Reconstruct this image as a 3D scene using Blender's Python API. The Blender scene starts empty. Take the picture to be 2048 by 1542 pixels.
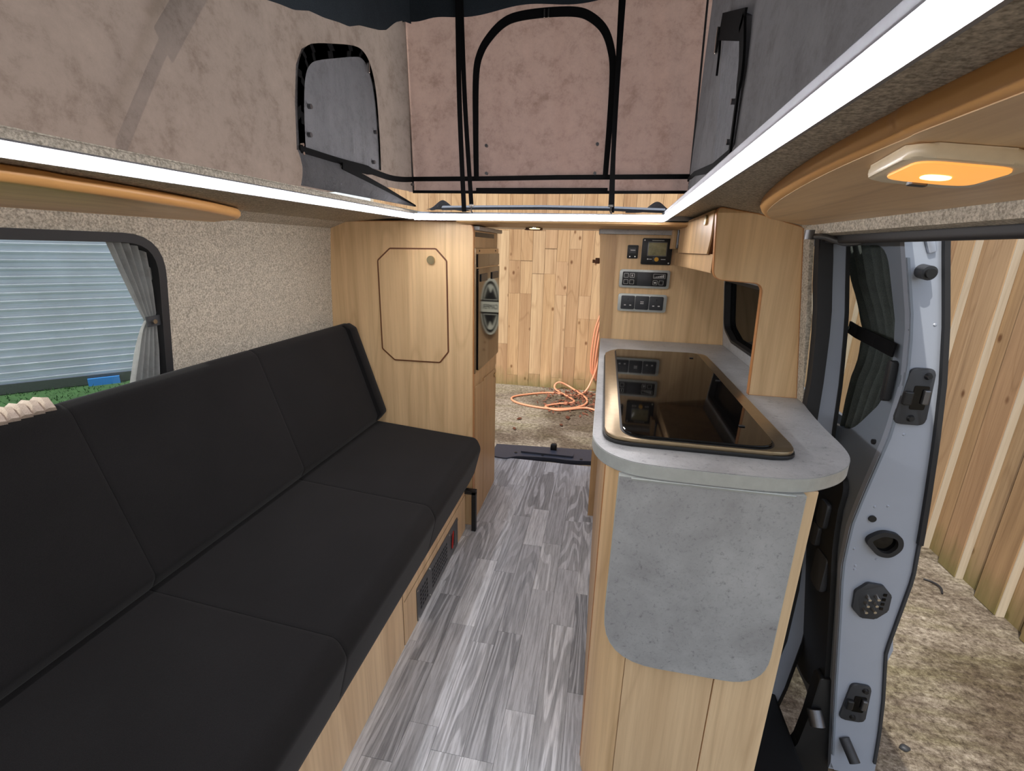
import bpy, bmesh, math, random
from mathutils import Vector, Matrix, Euler
random.seed(7)
SC = bpy.context.scene
COL = SC.collection
PI = math.pi

# ------------------------------------------------------------------ camera
cam_d = bpy.data.cameras.new('camera')
cam = bpy.data.objects.new('camera', cam_d)
COL.objects.link(cam)
cam_d.sensor_width = 36.0
cam_d.lens = 940.0 / 2048.0 * 36.0
cam_d.clip_start = 0.02
_a = Vector((191, -271, 940)).normalized()
_d = Vector((-79, 3179, 940)); _d = (_d - _a * _a.dot(_d)).normalized()
_x = _d.cross(_a)
M3 = Matrix((_x, _a, -_d))
R3 = Matrix((M3 @ Vector((1, 0, 0)), M3 @ Vector((0, -1, 0)), M3 @ Vector((0, 0, -1)))).transposed()
cam.matrix_world = Matrix.Translation((0, 0, 1.25)) @ R3.to_4x4()
SC.camera = cam

# ------------------------------------------------------------------ sky, sun, exposure
SUN = Vector((0.29, 0.45, -0.85)).normalized()
world = bpy.data.worlds.new('sky'); SC.world = world
world.use_nodes = True
wn = world.node_tree.nodes; wl = world.node_tree.links
sky = wn.new('ShaderNodeTexSky')
sky.sky_type = 'NISHITA'
sky.sun_disc = False
sky.sun_elevation = math.asin(-SUN.z)
sky.sun_rotation = math.atan2(-SUN.x, -SUN.y)
sky.air_density = 1.0; sky.dust_density = 2.0; sky.ozone_density = 1.0
hs_ = wn.new('ShaderNodeHueSaturation'); hs_.inputs['Saturation'].default_value = 0.5; wl.new(sky.outputs[0], hs_.inputs['Color'])
bg = wn['Background']; wl.new(hs_.outputs[0], bg.inputs[0]); bg.inputs[1].default_value = 0.19
sun_d = bpy.data.lights.new('sun', 'SUN'); sun_d.energy = 2.4; sun_d.angle = math.radians(0.6); sun_d.color = (1.0, 0.93, 0.82)
sun = bpy.data.objects.new('sun', sun_d); COL.objects.link(sun)
sun.location = (-3, 6, 9); sun.rotation_euler = (-SUN).to_track_quat('Z', 'Y').to_euler()
SC.view_settings.view_transform = 'Standard'
try: SC.view_settings.look = 'None'
except Exception: pass
SC.view_settings.gamma = 1.0
SC.view_settings.use_curve_mapping = False
SC.view_settings.exposure = 0.5
SC.cycles.use_denoising = True
SC.cycles.max_bounces = 10
SC.cycles.diffuse_bounces = 6
SC.cycles.transmission_bounces = 8
SC.cycles.sample_clamp_indirect = 6.0
LED_STRENGTH = 50.0

# ------------------------------------------------------------------ material helpers
def s2l(c):
    return tuple((v / 255 / 12.92) if v / 255 <= 0.04045 else ((v / 255 + 0.055) / 1.055) ** 2.4 for v in c) + (1.0,)

class NT:
    def __init__(self, name):
        self.m = bpy.data.materials.new(name); self.m.use_nodes = True
        self.t = self.m.node_tree; self.b = self.t.nodes['Principled BSDF']
    def n(self, kind, **kw):
        nd = self.t.nodes.new(kind)
        for k, v in kw.items():
            if k in nd.inputs: nd.inputs[k].default_value = v
            else: setattr(nd, k, v)
        return nd
    def l(self, a, b): self.t.links.new(a, b)
    def coords(self, scale, rnd=0.0):
        tc = self.n('ShaderNodeTexCoord'); mp = self.n('ShaderNodeMapping')
        mp.inputs['Scale'].default_value = scale
        if rnd:
            oi = self.n('ShaderNodeObjectInfo'); ml = self.n('ShaderNodeVectorMath', operation='SCALE')
            cb = self.n('ShaderNodeCombineXYZ')
            for i in range(3): self.l(oi.outputs['Random'], cb.inputs[i])
            self.l(cb.outputs[0], ml.inputs[0]); ml.inputs['Scale'].default_value = rnd
            ad = self.n('ShaderNodeVectorMath', operation='ADD')
            self.l(tc.outputs['Object'], ad.inputs[0]); self.l(ml.outputs[0], ad.inputs[1])
            self.l(ad.outputs[0], mp.inputs[0])
        else:
            self.l(tc.outputs['Object'], mp.inputs[0])
        return mp.outputs[0]
    def noise(self, vec, scale, detail=4, rough=0.6, dist=0.0):
        nd = self.n('ShaderNodeTexNoise'); nd.inputs['Scale'].default_value = scale
        nd.inputs['Detail'].default_value = detail; nd.inputs['Roughness'].default_value = rough
        nd.inputs['Distortion'].default_value = dist
        self.l(vec, nd.inputs['Vector']); return nd.outputs['Fac']
    def ramp(self, fac, stops):
        r = self.n('ShaderNodeValToRGB'); e = r.color_ramp.elements
        while len(e) < len(stops): e.new(0.5)
        for el, (p, c) in zip(e, stops):
            el.position = p; el.color = c
        self.l(fac, r.inputs[0]); return r.outputs[0]
    def mix(self, a, b, fac, mode='MIX'):
        m = self.n('ShaderNodeMix', data_type='RGBA', blend_type=mode)
        if isinstance(fac, (int, float)): m.inputs[0].default_value = fac
        else: self.l(fac, m.inputs[0])
        for i, v in ((6, a), (7, b)):
            if isinstance(v, tuple): m.inputs[i].default_value = v
            else: self.l(v, m.inputs[i])
        return m.outputs[2]
    def bump(self, h, strength, dist=0.01):
        b = self.n('ShaderNodeBump'); b.inputs['Strength'].default_value = strength; b.inputs['Distance'].default_value = dist
        self.l(h, b.inputs['Height']); self.l(b.outputs[0], self.b.inputs['Normal'])
    def set(self, **kw):
        names = {'rough': 'Roughness', 'metal': 'Metallic', 'spec': 'Specular IOR Level', 'coat': 'Coat Weight', 'sheen': 'Sheen Weight', 'trans': 'Transmission Weight', 'alpha': 'Alpha', 'ior': 'IOR'}
        for k, v in kw.items(): self.b.inputs[names[k]].default_value = v
        return self
    def base(self, v):
        if isinstance(v, tuple): self.b.inputs['Base Color'].default_value = v
        else: self.l(v, self.b.inputs['Base Color'])

def plain(name, rgb, rough=0.5, metal=0.0, spec=0.5, noise=0.06, nscale=60):
    t = NT(name); c = s2l(rgb)
    v = t.coords((1, 1, 1)); f = t.noise(v, nscale, 3)
    lo = tuple(x * (1 - noise) for x in c[:3]) + (1,); hi = tuple(min(1, x * (1 + noise)) for x in c[:3]) + (1,)
    t.base(t.ramp(f, [(0.3, lo), (0.7, hi)]))
    t.set(rough=rough, metal=metal, spec=spec)
    return t.m

def emis(name, rgb, strength):
    t = NT(name); t.base(s2l(rgb)); t.b.inputs['Emission Color'].default_value = s2l(rgb); t.b.inputs['Emission Strength'].default_value = strength
    return t.m

def wood(name, light, dark, axis='z', rough=0.42, fine=1.0, rnd=0.0, contrast=1.0):
    t = NT(name)
    k = {'z': (1, 1, 0.030), 'y': (1, 0.05, 1), 'x': (0.05, 1, 1)}[axis]
    v = t.coords(k, rnd)
    f1 = t.noise(v, 90 * fine, 6, 0.65)
    f2 = t.noise(v, 13 * fine, 4, 0.55, 0.6)
    k2 = tuple(1 if q == 1 else 0.16 for q in k)
    v2 = t.coords(k2, rnd)
    w = t.n('ShaderNodeTexNoise'); w.inputs['Scale'].default_value = 3.0 * fine; w.inputs['Detail'].default_value = 2
    t.l(v2, w.inputs['Vector'])
    mm = t.n('ShaderNodeMath', operation='MULTIPLY'); t.l(w.outputs['Fac'], mm.inputs[0]); mm.inputs[1].default_value = 26
    sn = t.n('ShaderNodeMath', operation='SINE'); t.l(mm.outputs[0], sn.inputs[0])
    ab = t.n('ShaderNodeMath', operation='ABSOLUTE'); t.l(sn.outputs[0], ab.inputs[0])
    L = s2l(light); D = s2l(dark)
    mid = tuple(a * 0.55 + b * 0.45 for a, b in zip(L, D))
    c = t.ramp(f2, [(0.28, mid), (0.7, L)])
    grain = t.ramp(f1, [(0.36, D), (0.56, (1, 1, 1, 1))])
    c = t.mix(c, grain, 0.16 * contrast, 'MULTIPLY')
    rings = t.ramp(ab.outputs[0], [(0.0, (0.62, 0.55, 0.48, 1)), (0.25, (1, 1, 1, 1))])
    c = t.mix(c, rings, 0.26 * contrast, 'MULTIPLY')
    t.base(c); t.set(rough=rough, spec=0.4)
    t.bump(f1, 0.06, 0.002)
    return t.m

def fabric(name, rgb, rgb2, scale=900, bump=0.25, rough=0.95, sheen=0.0, bscale=30):
    t = NT(name); v = t.coords((1, 1, 1))
    f = t.noise(v, scale, 2, 0.7); g = t.noise(v, bscale, 4, 0.6)
    c = t.mix(t.ramp(f, [(0.35, s2l(rgb2)), (0.65, s2l(rgb))]), t.ramp(g, [(0.3, (0.78, 0.78, 0.78, 1)), (0.7, (1, 1, 1, 1))]), 1.0, 'MULTIPLY')
    t.base(c); t.set(rough=rough, spec=0.15, sheen=sheen); t.bump(f, bump, 0.003)
    return t.m

def canvas(name, rgb, trans_rgb, trans, wr=0.35):
    t = NT(name); v = t.coords((1, 1, 1)); vv = t.coords((9, 9, 0.9))
    f = t.noise(v, 700, 2, 0.7); g = t.noise(v, 17, 7, 0.78, 0.15); fold = t.noise(vv, 1.0, 3, 0.5)
    mot = t.ramp(g, [(0.3, (0.58, 0.55, 0.53, 1)), (0.5, (0.88, 0.88, 0.88, 1)), (0.7, (1, 1, 1, 1))])
    c1 = t.mix(s2l(rgb), mot, 0.6, 'MULTIPLY'); c2 = t.mix(s2l(trans_rgb), mot, 1.0, 'MULTIPLY')
    ad = t.n('ShaderNodeMath', operation='MULTIPLY_ADD'); t.l(fold, ad.inputs[0]); ad.inputs[1].default_value = 4.0; t.l(g, ad.inputs[2])
    b = t.n('ShaderNodeBump'); b.inputs['Strength'].default_value = wr; b.inputs['Distance'].default_value = 0.02
    t.l(ad.outputs[0], b.inputs['Height'])
    df = t.n('ShaderNodeBsdfDiffuse'); tr = t.n('ShaderNodeBsdfTranslucent'); mx = t.n('ShaderNodeMixShader')
    t.l(c1, df.inputs['Color']); t.l(c2, tr.inputs['Color']); t.l(b.outputs[0], df.inputs['Normal'])
    mx.inputs[0].default_value = trans
    t.l(df.outputs[0], mx.inputs[1]); t.l(tr.outputs[0], mx.inputs[2])
    out = t.t.nodes['Material Output']; t.l(mx.outputs[0], out.inputs[0])
    return t.m

def glass(name, tint, rough=0.0, gloss=0.12):
    t = NT(name)
    tr = t.n('ShaderNodeBsdfTransparent'); tr.inputs[0].default_value = tint
    gl = t.n('ShaderNodeBsdfGlossy'); gl.inputs['Roughness'].default_value = 0.02
    lw = t.n('ShaderNodeLayerWeight'); lw.inputs['Blend'].default_value = 0.5
    pw = t.n('ShaderNodeMath', operation='POWER'); t.l(lw.outputs['Facing'], pw.inputs[0]); pw.inputs[1].default_value = 5.0
    ma = t.n('ShaderNodeMath', operation='MULTIPLY_ADD'); t.l(pw.outputs[0], ma.inputs[0]); ma.inputs[1].default_value = 0.6; ma.inputs[2].default_value = 0.03
    mx = t.n('ShaderNodeMixShader'); t.l(ma.outputs[0], mx.inputs[0]); t.l(tr.outputs[0], mx.inputs[1]); t.l(gl.outputs[0], mx.inputs[2])
    t.l(mx.outputs[0], t.t.nodes['Material Output'].inputs[0])
    return t.m

M = {}
M['oak'] = wood('oak_vertical', (240, 206, 158), (158, 118, 76), 'z')
M['oak_pale'] = wood('oak_pale', (240, 210, 168), (164, 126, 86), 'z')
M['oak_y'] = wood('oak_along', (240, 208, 164), (170, 128, 86), 'y')
M['oak_x'] = wood('oak_across', (206, 168, 118), (140, 102, 62), 'x')
M['oak_trim'] = wood('oak_edge_trim', (240, 184, 116), (200, 140, 78), 'y', rough=0.3, contrast=0.5)
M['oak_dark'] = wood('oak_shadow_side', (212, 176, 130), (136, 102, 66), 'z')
M['brown_edge'] = plain('brown_edging', (104, 62, 34), 0.45)
M['orange_edge'] = plain('orange_edging', (186, 128, 76), 0.35)
M['carpet'] = fabric('grey_lining_carpet', (222, 213, 196), (160, 151, 136), 210, 0.5, bscale=55)
M['black_fabric'] = fabric('black_upholstery', (34, 32, 33), (20, 20, 21), 1200, 0.2, sheen=0.08, bscale=6)
M['rib_fabric'] = fabric('ribbed_sunlit', (222, 206, 192), (178, 160, 146), 900, 0.3)  # black ribbing with window sunlight put into its pale colour
M['canvas_side'] = canvas('canvas_grey', (88, 85, 83), (168, 149, 137), 0.58)
M['canvas_right'] = canvas('canvas_shaded', (122, 121, 122), (150, 147, 146), 0.34)  # same cloth as the left side, with shade put into its colour
M['canvas_rear'] = canvas('canvas_rear_glow', (164, 134, 120), (240, 204, 184), 0.5)  # rose of the sunlit fence's bounce light, put into the cloth colour
M['flap'] = canvas('canvas_flap', (150, 150, 154), (110, 110, 114), 0.15, 0.8)
M['shade'] = fabric('dark_teal_shade', (58, 66, 72), (44, 50, 56), 700, 0.2, bscale=8)  # teal dark of the roof overhang's shadow, put into a cloth colour
M['webbing'] = fabric('black_webbing', (20, 20, 21), (12, 12, 13), 900, 0.3)
M['black'] = plain('black_plastic', (24, 25, 27), 0.45)
M['black_soft'] = plain('black_rubber', (34, 34, 36), 0.6)
M['charcoal'] = plain('charcoal_plastic', (52, 54, 58), 0.5)
M['sill'] = plain('sill_plastic', (70, 76, 92), 0.45)
M['gloss_black'] = plain('gloss_black', (10, 9, 9), 0.04, 0, 0.3, 0.0)
M['chrome'] = plain('chrome', (205, 202, 196), 0.18, 1.0)
M['brass'] = plain('satin_nickel', (200, 184, 150), 0.25, 1.0)
M['bronze'] = plain('bronze_metal', (168, 148, 118), 0.32, 0.85)
M['silver'] = plain('silver_plastic', (188, 192, 188), 0.38, 0.3)
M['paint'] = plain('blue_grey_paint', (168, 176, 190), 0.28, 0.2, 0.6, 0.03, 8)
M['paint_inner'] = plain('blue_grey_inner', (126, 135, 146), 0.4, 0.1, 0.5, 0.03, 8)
M['paint_roof'] = plain('roof_paint', (150, 156, 166), 0.3, 0.2, 0.6, 0.03)
M['led'] = emis('led_diffuser', (255, 252, 255), LED_STRENGTH)
M['led_rail'] = plain('led_channel', (128, 130, 134), 0.45)
M['white_text'] = plain('white_print', (206, 206, 202), 0.6)
M['screen'] = plain('olive_screen', (140, 136, 104), 0.15, 0, 0.6, 0.25, 40)
M['amber_dial'] = plain('amber_dial', (214, 160, 40), 0.4)
M['lamp_lens'] = plain('lamp_lens', (238, 222, 190), 0.3)
M['bulb'] = emis('lamp_glow', (236, 160, 78), 0.75)
M['bulb_hot'] = emis('lamp_bulb', (255, 214, 140), 2.5)
M['spot'] = emis('downlight_glow', (255, 214, 140), 4.0)
M['glass'] = glass('window_glass', (0.92, 0.95, 0.95, 1))
M['glass_tint'] = glass('tinted_glass', (0.35, 0.38, 0.42, 1))
M['curtain'] = canvas('grey_curtain', (214, 214, 212), (190, 190, 190), 0.3, 0.1)
M['curtain_dark'] = fabric('slate_curtain', (128, 136, 132), (92, 100, 98), 900, 0.2)
M['fence'] = wood('fence_timber', (210, 182, 146), (140, 98, 60), 'z', 0.8, 0.8, 9.0, 1.6)
M['fence_r'] = wood('fence_timber_weathered', (188, 162, 128), (108, 80, 54), 'z', 0.85, 0.8, 9.0, 1.4)
M['fence_edge'] = wood('fence_pale', (196, 184, 164), (126, 108, 86), 'z', 0.85, 0.8, 9.0, 0.8)  # tone of the rails too; on board edges it is painted sunlight
M['hose'] = plain('orange_hose', (222, 150, 114), 0.45)
M['leaf'] = plain('dry_leaf', (112, 66, 46), 0.8, nscale=12, noise=0.4)
M['grass'] = plain('grass_green', (58, 92, 48), 0.9, noise=0.3, nscale=9)
M['corrugated'] = plain('galvanised_sheet', (222, 227, 233), 0.42, 0.12, 0.5, 0.06, 2.5)
M['blue'] = plain('blue_board', (60, 130, 200), 0.5)
M['sign_white'] = plain('sign_white', (226, 226, 206), 0.6)
M['sign_black'] = plain('sign_black', (26, 26, 26), 0.6)
M['steel'] = plain('steel_grey', (112, 112, 114), 0.35, 0.8)
M['red'] = plain('red_cable', (190, 50, 44), 0.5)

def knots(mat):
    """Add dark round knots to a board material."""
    t = NT.__new__(NT); t.m = mat; t.t = mat.node_tree; t.b = t.t.nodes['Principled BSDF']
    v = t.coords((1, 1, 0.62), 9.0)
    vo = t.n('ShaderNodeTexVoronoi'); vo.inputs['Scale'].default_value = 6.5; t.l(v, vo.inputs['Vector'])
    k = t.ramp(vo.outputs['Distance'], [(0.05, (0.34, 0.22, 0.14, 1)), (0.13, (1, 1, 1, 1))])
    old = t.b.inputs['Base Color'].links[0].from_socket
    oi = t.n('ShaderNodeObjectInfo')
    tone = t.ramp(oi.outputs['Random'], [(0.0, (0.72, 0.62, 0.55, 1)), (0.3, (0.95, 0.86, 0.74, 1)), (0.65, (1, 0.97, 0.92, 1)), (1.0, (0.82, 0.70, 0.62, 1))])
    c = t.mix(old, k, 0.9, 'MULTIPLY'); c = t.mix(c, tone, 1.0, 'MULTIPLY')
    # moss and damp at the foot of the boards (a stain of its own, by height above the ground)
    tc = t.n('ShaderNodeNewGeometry'); sp = t.n('ShaderNodeSeparateXYZ'); t.l(tc.outputs['Position'], sp.inputs[0])
    ns = t.noise(t.coords((1, 1, 0.3), 3.0), 9, 3)
    ad = t.n('ShaderNodeMath', operation='MULTIPLY_ADD'); t.l(ns, ad.inputs[0]); ad.inputs[1].default_value = -0.4; t.l(sp.outputs['Z'], ad.inputs[2])
    mr = t.n('ShaderNodeMapRange'); mr.inputs['From Min'].default_value = -0.72; mr.inputs['From Max'].default_value = -0.48
    mr.inputs['To Min'].default_value = 0.75; mr.inputs['To Max'].default_value = 0.0
    t.l(ad.outputs[0], mr.inputs['Value'])
    c = t.mix(c, s2l((96, 96, 50)), mr.outputs[0])
    t.base(c)
knots(M['fence']); knots(M['fence_r'])

def mk_floor():
    t = NT('grey_oak_plank')
    v = t.coords((1, 0.05, 1), 23.0); f1 = t.noise(v, 150, 6, 0.7)
    v2 = t.coords((1, 0.09, 1), 23.0); w = t.noise(v2, 11.0, 1.2, 0.4, 0.2)
    mm = t.n('ShaderNodeMath', operation='MULTIPLY'); t.l(w, mm.inputs[0]); mm.inputs[1].default_value = 80
    sn = t.n('ShaderNodeMath', operation='SINE'); t.l(mm.outputs[0], sn.inputs[0])
    rr = t.ramp(sn.outputs[0], [(0.0, (0.5, 0.5, 0.5, 1)), (0.5, (1, 1, 1, 1))])
    oi = t.n('ShaderNodeObjectInfo')
    tone = t.ramp(oi.outputs['Random'], [(0.0, s2l((196, 198, 202))), (0.5, s2l((218, 220, 224))), (1.0, s2l((240, 242, 245)))])
    grain = t.ramp(f1, [(0.40, (0.30, 0.30, 0.31, 1)), (0.56, (1, 1, 1, 1))])
    ms = t.n('ShaderNodeMath', operation='MULTIPLY'); t.l(oi.outputs['Random'], ms.inputs[0]); ms.inputs[1].default_value = 37.0
    fr = t.n('ShaderNodeMath', operation='FRACT'); t.l(ms.outputs[0], fr.inputs[0])
    c = t.mix(tone, grain, 0.5, 'MULTIPLY'); c = t.mix(c, rr, fr.outputs[0], 'MULTIPLY')
    t.base(c); t.set(rough=0.36, spec=0.45); t.bump(f1, 0.1, 0.001)
    return t.m
M['floor'] = mk_floor()

def mk_worktop():
    t = NT('concrete_laminate'); v = t.coords((1, 1, 1))
    a = t.noise(v, 7, 6, 0.65, 0.3); b = t.noise(v, 68, 6, 0.8, 0.3); c = t.noise(v, 190, 3, 0.7)
    col = t.ramp(a, [(0.3, s2l((150, 150, 150))), (0.55, s2l((172, 173, 173))), (0.75, s2l((186, 186, 186)))])
    sp = t.ramp(b, [(0.32, (0.34, 0.34, 0.35, 1)), (0.44, (1, 1, 1, 1))]); s2 = t.ramp(c, [(0.32, (0.62, 0.62, 0.62, 1)), (0.44, (1, 1, 1, 1))])
    col = t.mix(col, sp, 0.7, 'MULTIPLY'); col = t.mix(col, s2, 0.4, 'MULTIPLY')
    t.base(col); t.set(rough=0.38, spec=0.45)
    return t.m
M['concrete'] = mk_worktop()

def mk_ground():
    t = NT('yard_concrete'); v = t.coords((1, 1, 1)); vs = t.coords((0.55, 2.6, 1))
    a = t.noise(v, 1.1, 5, 0.6, 0.4); b = t.noise(v, 34, 6, 0.85); d = t.noise(vs, 3.0, 5, 0.7)
    col = t.ramp(b, [(0.34, s2l((70, 62, 54))), (0.47, s2l((134, 124, 110))), (0.66, s2l((192, 184, 168)))])
    dirt = t.ramp(a, [(0.42, (0.30, 0.24, 0.20, 1)), (0.56, (1, 1, 1, 1))])
    moss = t.ramp(d, [(0.36, (0.66, 0.68, 0.46, 1)), (0.55, (1, 1, 1, 1))])
    st_ = t.ramp(t.noise(t.coords((7, 26, 1)), 3.0, 5, 0.75), [(0.42, (0.45, 0.40, 0.36, 1)), (0.56, (1, 1, 1, 1))])
    col = t.mix(col, st_, 0.6, 'MULTIPLY')
    col = t.mix(col, dirt, 0.8, 'MULTIPLY'); col = t.mix(col, moss, 0.7, 'MULTIPLY')
    t.base(col); t.set(rough=0.85, spec=0.3); t.bump(b, 0.35, 0.01)
    return t.m
M['ground'] = mk_ground()

# ------------------------------------------------------------------ mesh helpers (all in world metres)
def obj(name, bm, mat, parent=None, smooth=False, label=None, kind=None):
    bmesh.ops.recalc_face_normals(bm, faces=bm.faces)
    me = bpy.data.meshes.new(name); bm.to_mesh(me); bm.free()
    me.materials.append(mat)
    if smooth:
        for p in me.polygons: p.use_smooth = True
        try: me.set_sharp_from_angle(angle=math.radians(38))
        except Exception: pass
    o = bpy.data.objects.new(name, me); COL.objects.link(o)
    if parent:
        o.parent = parent
        L = parent.location.copy(); q = parent
        while q.parent: q = q.parent; L = q.location.copy()
        o.matrix_parent_inverse = Matrix.Translation(-L) if parent.type == 'EMPTY' else Matrix.Identity(4)
    if label: o['label'] = label
    if kind: o['kind'] = kind
    return o

def thing(name, label, cat, loc, group=None):
    o = bpy.data.objects.new(name, None); COL.objects.link(o); o.location = loc; o.empty_display_size = 0.05
    o['label'] = label; o['category'] = cat
    if group: o['group'] = group
    return o

def solo(name, bm, mat, label, cat, group=None, smooth=False):
    o = obj(name, bm, mat, None, smooth); o['label'] = label; o['category'] = cat
    if group: o['group'] = group
    return o

def struct(name, bm, mat, smooth=False, label=None):
    o = obj(name, bm, mat, None, smooth); o['kind'] = 'structure'
    if label: o['label'] = label
    return o

def BM(): return bmesh.new()

def box(bm, x0, y0, z0, x1, y1, z1, bev=0.0, seg=2):
    r = bmesh.ops.create_cube(bm, size=1.0); vs = r['verts']
    for v in vs:
        v.co = Vector(((x0 + x1) / 2 + v.co.x * (x1 - x0), (y0 + y1) / 2 + v.co.y * (y1 - y0), (z0 + z1) / 2 + v.co.z * (z1 - z0)))
    if bev > 0:
        es = list({e for v in vs for e in v.link_edges})
        bmesh.ops.bevel(bm, geom=es, offset=bev, segments=seg, profile=0.5, affect='EDGES', clamp_overlap=True)
    return bm

def P3(axis, u, v, d):
    return Vector((d, u, v)) if axis == 'x' else Vector((u, d, v)) if axis == 'y' else Vector((u, v, d))

def rnd_poly(pts, r, n=5):
    """Round the corners of a polygon; r one radius or a list."""
    out = []; N = len(pts)
    for i, p in enumerate(pts):
        rr = r[i] if isinstance(r, (list, tuple)) else r
        p = Vector(p); a = Vector(pts[i - 1]); b = Vector(pts[(i + 1) % N])
        if rr <= 1e-6: out.append(tuple(p)); continue
        da = (a - p); db = (b - p); la, lb = da.length, db.length; da /= la; db /= lb
        ang = math.acos(max(-1, min(1, da.dot(db)))); d = min(rr / max(math.tan(ang / 2), 1e-3), la * 0.49, lb * 0.49)
        p0 = p + da * d; p1 = p + db * d
        for k in range(n + 1):
            t = k / n; q = p0 * (1 - t) ** 2 + p * 2 * t * (1 - t) + p1 * t * t
            out.append((q.x, q.y))
    return out

def rrect(u0, v0, u1, v1, r, n=5):
    return rnd_poly([(u0, v0), (u1, v0), (u1, v1), (u0, v1)], r, n)

def prism(bm, pts, axis, d0, d1, bev=0.0):
    a = [bm.verts.new(P3(axis, u, v, d0)) for u, v in pts]; b = [bm.verts.new(P3(axis, u, v, d1)) for u, v in pts]
    n = len(pts); f0 = bm.faces.new(a); f1 = bm.faces.new(b[::-1])
    for i in range(n): bm.faces.new((a[i], b[i], b[(i + 1) % n], a[(i + 1) % n]))
    if bev > 0:
        es = list(f0.edges) + list(f1.edges)
        bmesh.ops.bevel(bm, geom=es, offset=bev, segments=2, profile=0.5, affect='EDGES', clamp_overlap=True)
    return bm

def prism_holes(bm, pts, holes, axis, d0, d1):
    es = []
    for loop in [pts] + holes:
        vs = [bm.verts.new(P3(axis, u, v, d0)) for u, v in loop]
        es += [bm.edges.new((vs[i], vs[(i + 1) % len(vs)])) for i in range(len(vs))]
    r = bmesh.ops.triangle_fill(bm, use_beauty=True, use_dissolve=False, edges=es)
    fs = [g for g in r['geom'] if isinstance(g, bmesh.types.BMFace)]
    ex = bmesh.ops.extrude_face_region(bm, geom=fs)
    dv = P3(axis, 0, 0, d1 - d0)
    for g in ex['geom']:
        if isinstance(g, bmesh.types.BMVert): g.co += dv
    return bm

def ring(bm, outer, inner, axis, d0, d1):
    n = len(outer)
    A = [[bm.verts.new(P3(axis, u, v, d)) for u, v in loop] for loop in (outer, inner) for d in (d0, d1)]
    o0, o1, i0, i1 = A
    for i in range(n):
        j = (i + 1) % n
        bm.faces.new((o0[i], o0[j], i0[j], i0[i])); bm.faces.new((o1[i], i1[i], i1[j], o1[j]))
        bm.faces.new((o0[i], o1[i], o1[j], o0[j])); bm.faces.new((i0[i], i0[j], i1[j], i1[i]))
    return bm

def offset_poly(pts, d):
    """Shrink (d>0) a polygon towards its inside by moving along vertex normals."""
    n = len(pts); ar = sum(pts[i][0] * pts[(i + 1) % n][1] - pts[(i + 1) % n][0] * pts[i][1] for i in range(n))
    s = 1 if ar > 0 else -1; out = []
    for i in range(n):
        p = Vector(pts[i]); a = Vector(pts[i - 1]); b = Vector(pts[(i + 1) % n])
        e = (p - a); f = (b - p)
        if e.length < 1e-9: e = f
        if f.length < 1e-9: f = e
        e = e.normalized(); f = f.normalized(); n1 = Vector((-e.y, e.x)) * s; n2 = Vector((-f.y, f.x)) * s
        m = n1 + n2; m = m.normalized() if m.length > 1e-6 else n1
        q = p + m * (d / max(0.5, m.dot(n1))); out.append((q.x, q.y))
    return out

def cyl(bm, p0, p1, r, seg=16, r2=None):
    p0 = Vector(p0); p1 = Vector(p1); d = p1 - p0
    m = Matrix.Translation((p0 + p1) / 2) @ d.to_track_quat('Z', 'Y').to_matrix().to_4x4()
    bmesh.ops.create_cone(bm, cap_ends=True, segments=seg, radius1=r, radius2=r if r2 is None else r2, depth=d.length, matrix=m)
    return bm

def catmull(pts, n=6):
    P = [Vector(p) for p in pts]; out = []
    for i in range(len(P) - 1):
        p0 = P[max(i - 1, 0)]; p1 = P[i]; p2 = P[i + 1]; p3 = P[min(i + 2, len(P) - 1)]
        for k in range(n):
            t = k / n
            out.append(0.5 * ((2 * p1) + (-p0 + p2) * t + (2 * p0 - 5 * p1 + 4 * p2 - p3) * t * t + (-p0 + 3 * p1 - 3 * p2 + p3) * t ** 3))
    out.append(P[-1]); return out

def tube(bm, pts, r, seg=8):
    pts = [Vector(p) for p in pts]; rings = []; ref = None
    for i, p in enumerate(pts):
        t = (pts[min(i + 1, len(pts) - 1)] - pts[max(i - 1, 0)]).normalized()
        if ref is None: ref = t.orthogonal().normalized()
        ref = (ref - t * ref.dot(t)).normalized(); b = t.cross(ref)
        rings.append([bm.verts.new(p + (ref * math.cos(2 * PI * k / seg) + b * math.sin(2 * PI * k / seg)) * r) for k in range(seg)])
    for a, b in zip(rings, rings[1:]):
        for k in range(seg): bm.faces.new((a[k], a[(k + 1) % seg], b[(k + 1) % seg], b[k]))
    bm.faces.new(rings[0][::-1]); bm.faces.new(rings[-1]); return bm

def ribbon(bm, pts, width, normal, thick):
    """A flat band along a 3-D path, lying in the plane whose normal is given."""
    pts = [Vector(p) for p in pts]; N = Vector(normal).normalized(); rows = []
    for i, p in enumerate(pts):
        t = (pts[min(i + 1, len(pts) - 1)] - pts[max(i - 1, 0)]).normalized(); s = t.cross(N).normalized()
        w = (width[i] if isinstance(width, (list, tuple)) else width) / 2
        rows.append([bm.verts.new(p + s * w), bm.verts.new(p - s * w), bm.verts.new(p - s * w + N * thick), bm.verts.new(p + s * w + N * thick)])
    for a, b in zip(rows, rows[1:]):
        for k in range(4): bm.faces.new((a[k], a[(k + 1) % 4], b[(k + 1) % 4], b[k]))
    bm.faces.new(rows[0][::-1]); bm.faces.new(rows[-1]); return bm

def sheet(bm, fn, nu, nv, thick=None):
    """Grid surface fn(u, v) with u, v in 0..1."""
    g = [[bm.verts.new(fn(i / nu, j / nv)) for j in range(nv + 1)] for i in range(nu + 1)]
    for i in range(nu):
        for j in range(nv): bm.faces.new((g[i][j], g[i + 1][j], g[i + 1][j + 1], g[i][j + 1]))
    if thick:
        r = bmesh.ops.solidify(bm, geom=list(bm.faces), thickness=thick)
    return bm

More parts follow.
